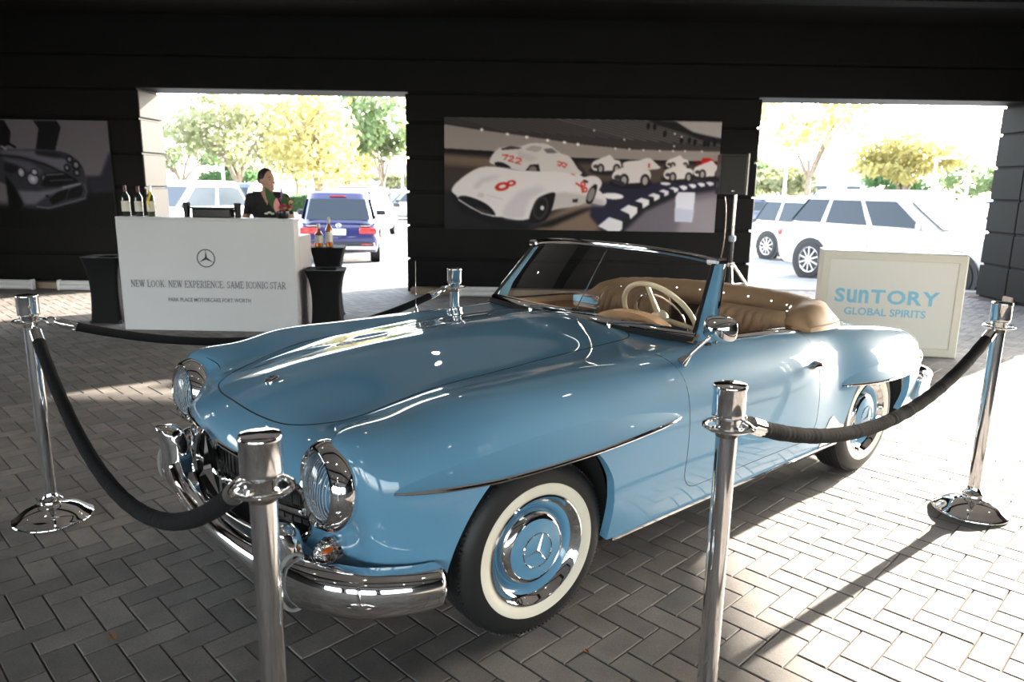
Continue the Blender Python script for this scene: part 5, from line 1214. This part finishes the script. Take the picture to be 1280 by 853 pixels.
for x in (-5.6, -2.75, .1): 
    q = [(x, 13.6), (x + .1, 13.6), (x + .1, 15.5), (x + .1, 18.4), (x, 18.4), (x, 15.5)]
    ob('parking_line', ([(a, b, zlot(b) + .006) for a, b in q], [(0, 1, 2, 5), (5, 2, 3, 4)]), line_m, smooth=False, label={-5.6: 'white bay line left of the blue SUV', -2.75: 'white bay line right of the blue SUV', .1: 'white bay line behind the middle wall'}[x], cat='marking')
carglass = mat('car_window', (.03, .04, .05), .08, spec=.35); rimm = mat('alloy', (.55, .55, .56), .25, .9); tl_red = mat('tail_red', (.45, .02, .02), .2, coat=1); dkpl = mat('dark_trim', (.02, .02, .022), .5); pale_l = mat('headlight_clear', (.75, .77, .8), .15, coat=1)
def vehicle(name, lab, x, y, head, paintm, L=4.7, W=1.86, H=1.68, belt=1.02, hood=1.02, hoodL=1.15, rearL=.15, wheel=.36, detail=1, group=None, roofm=None, wb=.60, gh_front=.75, gh_rear=.35, pickup=False):
    """Y forward; X right; origin on the ground under the middle"""
    t = thing(name, lab, 'car', (x, y, zlot(y) if y > 11 else 0), head, group)
    h2, w2 = L / 2, W / 2
    def ring(yy, zt, w_, zb_=.26):
        c = .10
        pts = [(-w_ * .93, zb_), (-w_ * .99, zb_ + .14), (-w_, (zb_ + zt) / 2), (-w_ * .985, zt - .14), (-w_ * .93, zt - .03), (-w_ * .80, zt), (0, zt + .015), (w_ * .80, zt), (w_ * .93, zt - .03), (w_ * .985, zt - .14), (w_, (zb_ + zt) / 2), (w_ * .99, zb_ + .14), (w_ * .93, zb_)]
        return [(a, yy, b) for a, b in pts]
    yw = h2 - hoodL
    R_ = [ring(-h2, belt - .22, w2 * .86, .42), ring(-h2 + .06, belt - .06, w2 * .94, .34), ring(-h2 + .25, belt, w2 * .985, .28), ring(-h2 + 1.2, belt, w2), ring(yw - .5, belt - .01, w2), ring(yw, belt - .01, w2), ring(yw + .3, hood, w2 * .995), ring(h2 - .45, hood - .05, w2 * .97), ring(h2 - .15, hood - .12, w2 * .92, .3), ring(h2 - .04, hood - .22, w2 * .86, .34), ring(h2, hood - .40, w2 * .80, .40)]
    ob('body', loft(R_), paintm, t, sharp=45)
    rb, rf = -h2 + rearL, yw + .12                      # greenhouse base
    def gring(z, s):
        y0 = rb + gh_rear * s ** 1.1; y1 = rf - gh_front * s ** .95; w_ = w2 * (.94 - .17 * s); pts = []
        for k in range(44):
            a = 2 * PI * k / 44; c_, s_ = math.cos(a), math.sin(a); e = .30
            pts.append((w_ * math.copysign(abs(c_) ** e, c_), (y0 + y1) / 2 + (y1 - y0) / 2 * math.copysign(abs(s_) ** e, s_), z))
        return pts
    zr = H - .07
    G = [gring(belt - .03, 0), gring(belt + .02, .05), gring((belt + zr) / 2, .5), gring(zr - .03, .97), gring(zr, 1.0)]
    ob('cabin', loft(G, caps=False), paintm, t, sharp=60)
    top_ = gring(zr, 1.0); cx_ = sum(p[1] for p in top_) / len(top_)
    ob('roof', loft([top_, [(a * .97, cx_ + (b - cx_) * .98, H - .03) for a, b, c in top_], [(a * .8, cx_ + (b - cx_) * .88, H) for a, b, c in top_], [(0, cx_, H + .01) for _ in top_]], caps=False), roofm or paintm, t, sharp=60)
    def gs_(s): return belt + (zr - belt) * s
    def wx(s): return w2 * (.94 - .17 * s) + .006
    yb0 = lambda s: rb + gh_rear * s ** 1.1; yf0 = lambda s: rf - gh_front * s ** .95
    s0, s1 = .10, .86; n = 3 if detail else 2
    cuts = [(0.035, .26), (.30, .60), (.64, .95)] if n == 3 else [(.05, .48), (.53, .95)]
    for sx in (-1, 1):
        for a, b in cuts:
            def Y(f, s): return yb0(s) + .10 + (yf0(s) - .14 - yb0(s) - .10) * f
            q = [(sx * wx(s), Y(f, s), gs_(s)) for f, s in ((a, s0), (b, s0), (b, s1), (a, s1))]
            q2 = [(p_[0] - sx * .02, p_[1], p_[2]) for p_ in q]
            ob('side_window', (q + q2, [(0, 1, 2, 3), (4, 7, 6, 5), (0, 4, 5, 1), (1, 5, 6, 2), (2, 6, 7, 3), (3, 7, 4, 0)]), carglass, t, smooth=False)
        if detail:
            for a in (.28, .62): 
                yy = yb0(0) + .10 + (yf0(0) - yb0(0) - .24) * a; ob('door_seam', box(sx * w2 - .004, sx * w2 + .003, yy - .004, yy + .004, .40, belt - .1), dkpl, t, smooth=False)
                ob('door_handle', box(sx * w2 - .01, sx * w2 + .02, yy + .06, yy + .24, belt - .20, belt - .165, .008), chrome_soft if detail > 1 else paintm, t, smooth=False)
    for y0_, y1_, nm in ((yb0, -1, 'rear_window'), (yf0, 1, 'windshield')):
        o_ = .008 * y1_; q = []
        for s in (.10, .35, .6, .86):
            w_ = wx(s) * .84; yy = y0_(s) + o_ ; q += [(-w_, yy, gs_(s)), (w_, yy, gs_(s))]
        V2 = q + [(a, b - y1_ * .03, c) for a, b, c in q]; Fc = [(i * 2, i * 2 + 1, i * 2 + 3, i * 2 + 2) for i in range(3)] + [(8 + i * 2, 8 + i * 2 + 2, 8 + i * 2 + 3, 8 + i * 2 + 1) for i in range(3)] + [(0, 8, 9, 1), (6, 7, 15, 14)] + [(i * 2, i * 2 + 2, 8 + i * 2 + 2, 8 + i * 2) for i in range(3)] + [(i * 2 + 1, 8 + i * 2 + 1, 8 + i * 2 + 3, i * 2 + 3) for i in range(3)]
        ob(nm, (V2, Fc), carglass, t, smooth=False)
    for yy in (-L * wb / 2 - .02, L * wb / 2 + .06):
        for sx in (-1, 1):
            M_ = Matrix.Translation((sx * (w2 - .10), yy, wheel)) @ Matrix.Rotation(0 if sx > 0 else PI, 4, 'Z')
            ob('wheel_arch', xf(lathe([(0, .098), (wheel + .06, .098), (wheel + .06, .104), (0, .104)], 32, 'X'), M_), dkpl, t)
            wl = ob('wheel', xf(lathe([(wheel * .66, -.10), (wheel * .9, -.11), (wheel, -.08), (wheel, .09), (wheel * .93, .118), (wheel * .68, .122), (wheel * .66, .11), (0, .09)], 36, 'X'), M_), black_rubber, t, sharp=40)
            if detail:
                sp_ = [lathe([(wheel * .60, .112), (wheel * .68, .120), (wheel * .66, .126), (wheel * .60, .112)], 32, 'X'), lathe([(0, .126), (wheel * .15, .124), (wheel * .16, .10)], 16, 'X')]
                for k in range(10): sp_.append(xf(box(.104, .124, -.018, .018, wheel * .1, wheel * .64), Matrix.Rotation(2 * PI * k / 10, 4, 'X')))
                ob('alloy_spokes', xf(join(*sp_), M_), rimm, wl, smooth=False)
            else: ob('hub', xf(lathe([(wheel * .6, .118), (wheel * .5, .126), (0, .126)], 20, 'X'), M_), rimm, wl)
    for sx in (-1, 1):
        ob('door_mirror', xf(box(-.13, .13, -.06, .07, -.075, .075, .04), Matrix.Translation((sx * (w2 + .12), yf0(.1) - .15, belt + .10))), dkpl if detail < 2 else paintm, t)
        ob('tail_light', box(sx * w2 * .72 - w2 * .22, sx * w2 * .72 + w2 * .22, -h2 - .02, -h2 + .2, belt - .26, belt - .11, .03), tl_red, t)
        ob('headlight', xf(box(-w2 * .27, w2 * .27, -.20, .06, -.06, .06, .03), Matrix.Translation((sx * w2 * .66, h2 - .10, hood - .30)) @ Matrix.Rotation(-sx * .35, 4, 'Z')), pale_l, t)
    ob('rear_bumper', box(-w2 * .88, w2 * .88, -h2 - .06, -h2 + .2, .34, .54, .05), dkpl, t); ob('front_grille', box(-w2 * .5, w2 * .5, h2 - .12, h2 + .01, .42, hood - .32, .04), dkpl, t)
    return t
white_p = mat('white_car_paint', (.72, .72, .73), .3, coat=1); blue_p = mat('indigo_car_paint', (.018, .02, .095), .3, coat=1); grey_p = mat('grey_car_paint', (.10, .12, .15), .3, coat=1); dkblue_p = mat('navy_car_paint', (.02, .03, .06), .3, coat=1); silver_p = mat('silver_car_paint', (.42, .43, .45), .3, .5, coat=1); red_p = mat('red_car_paint', (.45, .06, .04), .3, coat=1)
# white SUV, three-quarter view
a = math.radians(65); hd = Vector((math.cos(a), -math.sin(a), 0)); rt = Vector((-math.sin(a), -math.cos(a), 0))   # heading and its right side
L_, W_ = 4.95, 1.95; rw_ = Vector((6.02, 15.0, 0))
ctr = rw_ + hd * (L_ * .30 + .02) - rt * (W_ / 2 - .02)
suv = vehicle('suv', 'large white SUV parked just outside the right opening', ctr.x, ctr.y, math.atan2(-hd.x, hd.y), white_p, L_, W_, 1.74, 1.08, 1.08, 1.35, .12, .385, 2, gh_front=.95, gh_rear=.45)
suv.location.z = -.27
for sx in (-1, 1): ob('roof_rail', tube([(sx * .68, -1.75, 1.72), (sx * .68, -1.65, 1.765), (sx * .68, .0, 1.775), (sx * .68, .1, 1.73)], .018, 8), chrome_soft, suv)
ob('slatted_grille', join(*[box(-.55, .55, L_ / 2 - .02, L_ / 2 + .03, .42 + k * .075, .455 + k * .075) for k in range(6)]), chrome_soft, suv, smooth=False)
# blue SUV seen from behind, with its plate, star and bright bumper trim
bs = vehicle('suv', 'dark blue SUV seen from behind beyond the left opening', -4.45, 19.2, .2, blue_p, 4.63, 1.83, 1.66, .98, 1.0, 1.15, .06, .36, 1, gh_rear=.30)
hb = 4.63 / 2
ob('number_plate', box(-.16, .16, -hb - .035, -hb + .02, .70, .84, .004), mat('plate_white', (.7, .7, .68), .5), bs, smooth=False)
T = Matrix.Translation((0, -hb - .02, .915)) @ STAND; ob('tailgate_star', join(xf(lathe([(.042, 0), (.048, .006), (.054, 0), (.048, -.004), (.042, 0)], 28), T), xf(star_geo(.046, .01), T)), chrome, bs)
ob('bumper_trim', box(-.82, .82, -hb - .085, -hb + .1, .37, .45, .03), chrome, bs); ob('rear_wiper', tube([(-.02, -hb + .09, 1.04), (.32, -hb + .11, 1.07)], .010, 6), dkpl, bs); ob('brake_light', box(-.18, .18, -hb + .30, -hb + .36, 1.555, 1.58), tl_red, bs, smooth=False)
for sx in (-1, 1): ob('model_badge', box(sx * .60 - .12, sx * .60 + .12, -hb - .012, -hb + .06, .895, .925), chrome_soft, bs, smooth=False); ob('bumper_reflector', box(sx * .62 - .12, sx * .62 + .12, -hb - .07, -hb, .475, .50), tl_red, bs, smooth=False)
G_ = 'parked cars in the lot'
for nm, lab, x, y, hd_, pm, L_, H_, dt in (
    ('jeep', 'boxy white off-roader beyond the counter next to the left pillar', -10.6, 24.2, 2.6, white_p, 4.2, 1.85, 0),
    ('pickup', 'blue-grey pickup facing the counter behind the bartender', -11.0, 30.5, 3.05, grey_p, 5.2, 1.78, 0),
    ('suv', 'white car with a reddish roof directly beyond the blue SUV', -5.35, 26.5, 0, white_p, 4.6, 1.75, 0),
    ('car', 'small white car far behind the blue SUV to its right', -5.75, 39.0, 2.2, silver_p, 4.4, 1.5, 0),
    ('suv', 'white SUV right behind the large white SUV, its tail showing', 8.3, 19.2, -2.72, white_p, 4.7, 1.7, 1),
    ('car', 'dark blue saloon at the left edge of the right opening', 11.2, 34.0, -2.3, dkblue_p, 4.6, 1.45, 0),
    ('car', 'white saloon beyond the white SUV roof, left one', 13.9, 41.5, 1.2, white_p, 4.6, 1.5, 0),
    ('suv', 'white estate with dark windows above the white SUV roof', 19.2, 37.0, 1.5, white_p, 4.8, 1.65, 0),
    ('car', 'white saloon beside the distant standing person', 15.2, 25.5, 1.25, white_p, 4.6, 1.48, 0),
    ('car', 'white hatchback at the right pillar beyond the white SUV', 13.2, 20.5, 1.25, white_p, 4.4, 1.5, 0),
    ('car', 'silver car in the far row near the right pillar', 26.5, 42.0, 1.4, silver_p, 4.6, 1.5, 0),
    ('car', 'white car in the far row at the left opening, near the hedge', -16.0, 43.2, 1.57, white_p, 4.6, 1.5, 0),
    ('car', 'pale car far back at the right edge of the left opening', -6.7, 43.5, 1.57, silver_p, 4.6, 1.5, 0)):
    vv = vehicle(nm, lab, x, y, hd_, pm, L_, 1.84, H_, .98 if H_ > 1.6 else .88, .98 if H_ > 1.6 else .86, 1.2, .12 if H_ > 1.6 else .5, .36 if H_ > 1.6 else .33, dt, G_, roofm=red_p if 'reddish' in lab else None, gh_rear=.4 if H_ > 1.6 else .6)

# ---- trees: trunk, branches and a crown of single leaves
bark = mat('bark', (.20, .16, .12), .9, noise=(8, .3)); 
def leafmat(name, c):
    m = mat(name, c, .6, noise=(1.2, .35)); b = m.node_tree.nodes['Principled BSDF']
    tr = m.node_tree.nodes.new('ShaderNodeBsdfTranslucent'); tr.inputs[0].default_value = (*[min(1, q * 1.5) for q in c], 1); mx = m.node_tree.nodes.new('ShaderNodeMixShader'); mx.inputs[0].default_value = .4
    out_ = m.node_tree.nodes['Material Output']; m.node_tree.links.new(b.outputs[0], mx.inputs[1]); m.node_tree.links.new(tr.outputs[0], mx.inputs[2]); m.node_tree.links.new(mx.outputs[0], out_.inputs[0]); return m
lf_g = leafmat('green_leaf', (.16, .22, .10)); lf_y = leafmat('yellow_leaf', (.30, .27, .10)); lf_o = leafmat('olive_leaf', (.19, .20, .10)); lf_d = leafmat('deep_green_leaf', (.05, .11, .035))
def tree(lab, x, y, h, crown_z, rx_, rz_, leafm, nleaf=2600, lsize=.16, trunk=.16, forks=5, lean=0, seed=1, clumps=26, droop=0, group='trees around the car park', name='tree'):
    rg = random.Random(seed); t = thing(name, lab, 'tree', (x, y, ZL), rg.uniform(0, 6), group)
    fork = h * rg.uniform(.22, .3); gs = [tube([(0, 0, -.1), (.04, .02, fork * .5), (.0, .0, fork)], [trunk * 1.3, trunk, trunk * .85], 9)]
    cl = []
    for k in range(clumps):
        a = rg.uniform(0, 2 * PI); r = rx_ * math.sqrt(rg.random()) * .85; z = crown_z + rz_ * rg.uniform(-.85, .9) * math.sqrt(max(.05, 1 - (r / rx_) ** 2)); cl.append(Vector((r * math.cos(a), r * math.sin(a), z)))
    for k in range(forks):
        c = cl[k % len(cl)]; mid = Vector((c.x * .35, c.y * .35, fork + (c.z - fork) * .5)); path = cat([(0, 0, fork * .92), tuple(mid), tuple(c)], 5)
        gs.append(tube(path, [trunk * (.6 - .5 * i / (len(path) - 1)) for i in range(len(path))], 7))
    for k in range(forks, min(len(cl), forks * 3)):
        c = cl[k]; b = cl[k % forks] * .5 + Vector((0, 0, fork * .5)); gs.append(tube([tuple(b), tuple((b + c) / 2 + Vector((0, 0, .15))), tuple(c)], [trunk * .2, trunk * .14, trunk * .05], 5))
    ob('trunk', join(*gs), bark, t)
    per = nleaf // clumps; n = per * clumps; rs = np.random.default_rng(seed); C_ = np.repeat(np.array([tuple(c) for c in cl]), per, 0)
    off = rs.normal(size=(n, 3)); off /= np.linalg.norm(off, axis=1, keepdims=True); off *= (rs.random((n, 1)) ** .45) * np.array([rx_ * .36, rx_ * .36, rz_ * .34])
    if droop: off[:, 2] -= rs.random(n) ** 2 * droop
    Cc = C_ + off; a = rs.normal(size=(n, 3)); a /= np.linalg.norm(a, axis=1, keepdims=True); b = np.cross(a, rs.normal(size=(n, 3))); b /= np.linalg.norm(b, axis=1, keepdims=True); s = lsize * (.6 + .8 * rs.random((n, 1)))
    V = np.stack([Cc - a * s, Cc + b * s * .5, Cc + a * s, Cc - b * s * .5], 1).reshape(-1, 3); F_ = np.arange(n * 4).reshape(n, 4)
    ob('crown', (V.tolist(), F_.tolist()), leafm, t, smooth=False, kind='stuff', fix=False)
    return t
tree('tall green oak between the two left lamp posts', -14.7, 40, 6.8, 4.3, 3.3, 2.0, lf_o, 2200, .20, .22, 6, seed=3, clumps=34)
tree('grey-green oak at the left edge of the left opening', -22.1, 50, 7.3, 4.4, 3.4, 2.2, lf_g, 1900, .20, .18, 6, seed=4, clumps=30)
tree('broad yellow weeping tree behind the blue SUV', -7.8, 30, 6.2, 3.9, 2.1, 1.8, lf_y, 2000, .15, .22, 7, seed=5, clumps=34, droop=1.3)
tree('slender green tree cut by the middle wall', -6.3, 36, 6.6, 4.7, 1.9, 1.9, lf_g, 2600, .18, .12, 5, seed=6)
tree('olive tree behind the bartender', -15.0, 52, 6.2, 3.8, 2.4, 1.9, lf_o, 2200, .19, .14, 5, seed=7)
tree('olive tree right of the bartender, further back', -9.9, 45, 5.2, 3.3, 1.9, 1.6, lf_y, 1800, .18, .13, 5, seed=8)
tree('low round dark tree at far left behind the off-roader', -23.5, 62, 4.4, 2.7, 2.4, 1.3, lf_d, 1500, .2, .12, 4, seed=9)
tree('tall sparse yellow tree at the left of the right opening', 10.9, 28, 8.6, 5.6, 3.0, 2.4, lf_y, 1100, .17, .115, 5, seed=21, clumps=24)
tree('broad yellow-green tree in the middle of the right opening', 23.2, 45, 6.0, 3.7, 3.0, 1.4, lf_y, 2600, .2, .16, 6, seed=11)
tree('small pale green tree behind the sparse yellow tree', 16.5, 52, 3.9, 2.6, 1.5, 1.2, lf_g, 1200, .2, .1, 4, seed=12)
tree('low bushy tree beside the sparse yellow tree trunk', 15.6, 44, 3.6, 2.3, 1.6, .9, lf_o, 1300, .18, .1, 4, seed=13)
tree('dark green tree behind the yellow-green tree, left one', 28.0, 55, 4.4, 2.6, 2.4, 1.3, lf_d, 1700, .2, .12, 4, seed=14)
tree('dark green tree behind the yellow-green tree, right one', 33.0, 55, 4.6, 2.7, 2.6, 1.4, lf_g, 1700, .2, .12, 4, seed=15)
tree('green tree at the right pillar edge', 37.0, 52, 5.2, 3.1, 2.4, 1.5, lf_g, 1700, .2, .12, 4, seed=16)
tree('low olive tree beyond the hedge, right of the weeping tree', -10.4, 69, 4.2, 2.0, 2.6, .7, lf_o, 1500, .2, .1, 4, seed=17)
tree('flat-topped tree beyond the hedge near the middle wall', -5.1, 60, 3.1, 1.9, 2.0, .6, lf_g, 1400, .2, .1, 4, seed=18)
# ---- hedges
def hedge(lab, x0, x1, y, h, seed):
    t = thing('hedge', lab, 'hedge', ((x0 + x1) / 2, y, ZL), 0, 'hedges at the far side of the lot'); w_ = (x1 - x0) / 2
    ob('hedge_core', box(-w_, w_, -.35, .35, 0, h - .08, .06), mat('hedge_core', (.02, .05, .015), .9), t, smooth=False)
    rs = np.random.default_rng(seed); n = int(w_ * 320); C_ = np.stack([rs.uniform(-w_, w_, n), rs.choice([-.38, .38], n) * rs.uniform(.6, 1, n), rs.uniform(.05, h, n)], 1); a = rs.normal(size=(n, 3)) * .1; b = rs.normal(size=(n, 3)) * .08
    ob('hedge_leaves', (np.stack([C_ - a, C_ + b, C_ + a, C_ - b], 1).reshape(-1, 3).tolist(), np.arange(n * 4).reshape(n, 4).tolist()), lf_d, t, smooth=False, kind='stuff', fix=False)
hedge('clipped hedge left of the weeping tree trunk', -19.5, -8.9, 47, 1.0, 1); hedge('clipped hedge right of the white car roof', -8.0, -4.5, 47, 1.0, 2)
# ---- lamp posts
lampw = mat('pale_metal', (.62, .63, .65), .4)
for lab, x, y, h, dbl in (('pale lamp post with twin arms left of the bartender', -17.4, 45, 4.6, 1), ('pale lamp post with twin arms above the bartender', -19.45, 60, 4.6, 1), ('pale lamp post near the middle wall', -8.95, 60, 4.4, 1), ('white lamp post at the right of the right opening', 22.2, 40, 3.6, 0), ('thin pale lamp post near the right pillar', 26.4, 44, 4.4, 0), ('pale post behind the sparse yellow tree', 12.9, 36.0, 3.1, 0)):
    t = thing('lamp_post', lab, 'lamp post', (x, y, ZL), 0, 'lamp posts in the car park')
    ob('pole', lathe([(.16, 0), (.16, .5), (.085, .55), (.07, h)], 14), lampw, t); ob('arm', tube([(-1.0 if dbl else 0, 0, h), (1.0, 0, h)], .05, 8), lampw, t)
    for sx in ((-1, 1) if dbl else (1,)): ob('lamp_head', box(sx * .95 - .3, sx * .95 + .3, -.16, .16, h - .02, h + .10, .03), lampw, t, smooth=False)
# ---- far buildings
bw = mat('pale_building', (.55, .53, .50), .8, noise=(.3, .08)); bdk = mat('building_window', (.06, .07, .09), .2)
for lab, x0, x1, y, h in (('long pale low building beyond the white SUV', 13.5, 33.0, 68, 3.9), ('pale low building beyond the hedge at the middle wall', -14.0, -2.0, 75, 3.4), ('pale building at the far left behind the dark saloon', 8.0, 12.6, 60, 3.0)):
    t = thing('building', lab, 'building', ((x0 + x1) / 2, y, ZL)); w_ = (x1 - x0) / 2
    ob('walls', box(-w_, w_, 0, 6, 0, h), bw, t, smooth=False); ob('roof', box(-w_ - .2, w_ + .2, -.2, 6.2, h, h + .25), bw, t, smooth=False)
    k = -w_ + 1.5
    while k < w_ - 1: ob('window', box(k, k + 1.2, -.03, .02, 1.0, 2.2), bdk, t, smooth=False); k += 3.0

# ================================================================== PEOPLE
def cap(a, b, r0, r1, n=14):
    a, b = Vector(a), Vector(b); d = (b - a).normalized(); pth = []; rr = []
    for k in range(5): th = PI / 2 * k / 4; pth.append(a - d * r0 * math.cos(th)); rr.append(max(r0 * math.sin(th), .001))
    for k in range(1, 5): pth.append(a.lerp(b, k / 5)); rr.append(r0 + (r1 - r0) * k / 5)
    for k in range(5): th = PI / 2 * k / 4; pth.append(b + d * r1 * math.sin(th)); rr.append(max(r1 * math.cos(th), .001))
    return tube([tuple(p) for p in pth], rr, n)
def ellip(c, a, b, h, n=20, m=14):
    return mv(([(x * a, y * b, z * h) for x, y, z in lathe([(max(math.sin(PI * k / m), .002), -math.cos(PI * k / m)) for k in range(m + 1)], n)[0]], lathe([(1, 0)] * (m + 1), n)[1]), *c)
def weld(name, g, voxel, colour, mats, parent, smooth_it=6):
    me = bpy.data.meshes.new('tmp'); me.from_pydata(g[0], [], g[1]); o = bpy.data.objects.new('tmp', me); COL.objects.link(o)
    bm = bmesh.new(); bm.from_mesh(me); bmesh.ops.recalc_face_normals(bm, faces=bm.faces); bm.to_mesh(me); bm.free()
    r = o.modifiers.new('r', 'REMESH'); r.mode = 'VOXEL'; r.voxel_size = voxel; s = o.modifiers.new('s', 'SMOOTH'); s.iterations = smooth_it; s.factor = .5
    dg = bpy.context.evaluated_depsgraph_get(); e = o.evaluated_get(dg); m2 = e.to_mesh(); G = [tuple(v.co) for v in m2.vertices], [tuple(p_.vertices) for p_ in m2.polygons]; cen = [tuple(p_.center) for p_ in m2.polygons]
    e.to_mesh_clear(); bpy.data.objects.remove(o)
    return ob(name, G, None, parent, mats=mats, fm=[colour(c) for c in cen], sharp=80, fix=False)
skin = mat('skin', (.47, .27, .19), .5, noise=(20, .06)); shirt = mat('black_shirt', (.012, .012, .014), .8, bump=(25, .3, .006)); trous = mat('dark_trousers', (.015, .015, .018), .8); hair = mat('dark_hair', (.012, .009, .008), .45, bump=(120, .4, .003)); shoe = mat('black_shoe', (.01, .01, .01), .4); eyem = mat('eye_dark', (.02, .015, .012), .2); lip = mat('lip', (.36, .14, .12), .5)
def person(lab, x, y, z, rot, h=1.64, turn=.6, vox=.011, arms=None, shirtm=shirt):
    """facing -Y; feet on z"""
    t = thing('person', lab, 'person', (x, y, z), rot); s = h / 1.64; H0 = Vector((0.0, -.02, 1.515))
    g = [ellip((0, 0, .90), .175, .125, .15), ellip((0, 0, 1.05), .165, .120, .20), ellip((0, -.012, 1.20), .185, .130, .18), ellip((0, .0, 1.30), .19, .105, .11), cap((-.13, .01, 1.345), (.13, .01, 1.345), .062, .062), ellip((-.075, -.085, 1.19), .085, .07, .085), ellip((.075, -.085, 1.19), .085, .07, .085), cap((0, .012, 1.34), (0, -.005, 1.45), .060, .054)]
    for sx in (-1, 1):
        g += [cap((sx * .095, 0, .88), (sx * .10, -.01, .48), .092, .060), cap((sx * .10, -.01, .48), (sx * .10, .02, .09), .058, .040), cap((sx * .10, .03, .05), (sx * .105, -.13, .035), .042, .036)]
        sh, el, wr = arms[0 if sx < 0 else 1] if arms else ((sx * .185, .01, 1.335), (sx * .245, .04, 1.08), (sx * .20, -.14, .93))
        g += [cap(sh, el, .054, .042), cap(el, wr, .041, .027)]
        d = (Vector(wr) - Vector(el)).normalized(); pw = Vector(wr); pc_ = pw + d * .07; sd = d.cross(Vector((0, 0, 1))).normalized()
        if sd.length < .1: sd = Vector((1, 0, 0))
        g += [cap(tuple(pw), tuple(pc_), .026, .030)]
        for k, (o_, l_) in enumerate(((-.030, .062), (-.010, .074), (.010, .070), (.028, .054))):
            b0 = pc_ + sd * o_; b1 = b0 + d * l_ * .55 + Vector((0, 0, -.006)); b2 = b1 + d * l_ * .45 + Vector((0, 0, -.022)); g += [cap(tuple(b0), tuple(b1), .0095, .009), cap(tuple(b1), tuple(b2), .009, .0075)]
        th = pw + d * .025 + sd * (-.03 * sx); g += [cap(tuple(th), tuple(th + d * .045 + sd * (-.03 * sx)), .011, .009)]
    hd = [ellip((0, 0, .035), .074, .092, .098), ellip((0, -.022, -.045), .058, .066, .068), cap((0, -.078, -.088), (0, -.074, -.086), .026, .024), cap((0, -.088, .012), (0, -.108, -.026), .009, .014), cap((-.03, -.083, .03), (.03, -.083, .03), .012, .012), ellip((-.044, -.062, -.02), .022, .022, .022), ellip((.044, -.062, -.02), .022, .022, .022), cap((-.018, -.089, -.058), (.018, -.089, -.058), .009, .009), ellip((-.076, .008, .0), .010, .018, .030), ellip((.076, .008, .0), .010, .018, .030)]
    Mh = Matrix.Translation(H0) @ Matrix.Rotation(turn, 4, 'Z') @ Matrix.Rotation(-.06, 4, 'X')
    g += [xf(q, Mh) for q in hd]; G = join(*g); G = ([(a * s, b * s, c * s) for a, b, c in G[0]], G[1]); Mi = Mh.inverted()
    def colour(c):
        a, b, zc = c[0] / s, c[1] / s, c[2] / s
        if zc < .085: return 3
        q = Vector((a, b, zc))
        if zc > 1.40: return 0
        if b < -.02 and zc > 1.40 - .14 * max(0, 1 - abs(a) / .07) and abs(a) < .07: return 0
        if abs(a) > .16 + .0 and zc < 1.16 and zc > .0 and (abs(a) > .19 or b < -.12): return 0
        return 2 if zc < .93 else 1
    bodyo = weld('body', G, vox, colour, [skin, shirtm, trous, shoe], t)
    def H_(g_): return ([(a * s, b * s, c * s) for a, b, c in xf(g_, Mh)[0]], g_[1])
    ob('hair', H_(join(ellip((0, .016, .048), .081, .094, .098), ellip((0, .09, .02), .045, .04, .045))), hair, bodyo)
    for sx in (-1, 1): ob('eye', H_(ellip((sx * .030, -.0865, .012), .0105, .006, .005, 12, 8)), eyem, bodyo); ob('eyebrow', H_(tube([(sx * .015, -.0975, .036), (sx * .032, -.0965, .040), (sx * .048, -.083, .034)], .0035, 6)), hair, bodyo)
    ob('mouth', H_(ellip((0, -.0975, -.058), .022, .004, .006, 12, 8)), lip, bodyo)
    return t
pr = person('person in a black v-neck shirt behind the white counter, looking to the right', -2.73, 8.30, 0, .25, 1.63, .75, arms=[((-.185, .01, 1.335), (-.25, .04, 1.08), (-.20, -.12, .92)), ((.185, .01, 1.335), (.245, .04, 1.08), (.16, -.16, .93))])
person('distant person in a dark top standing among parked cars at the right', 13.9, 23.6, ZL, -.4, 1.7, .4, .03)
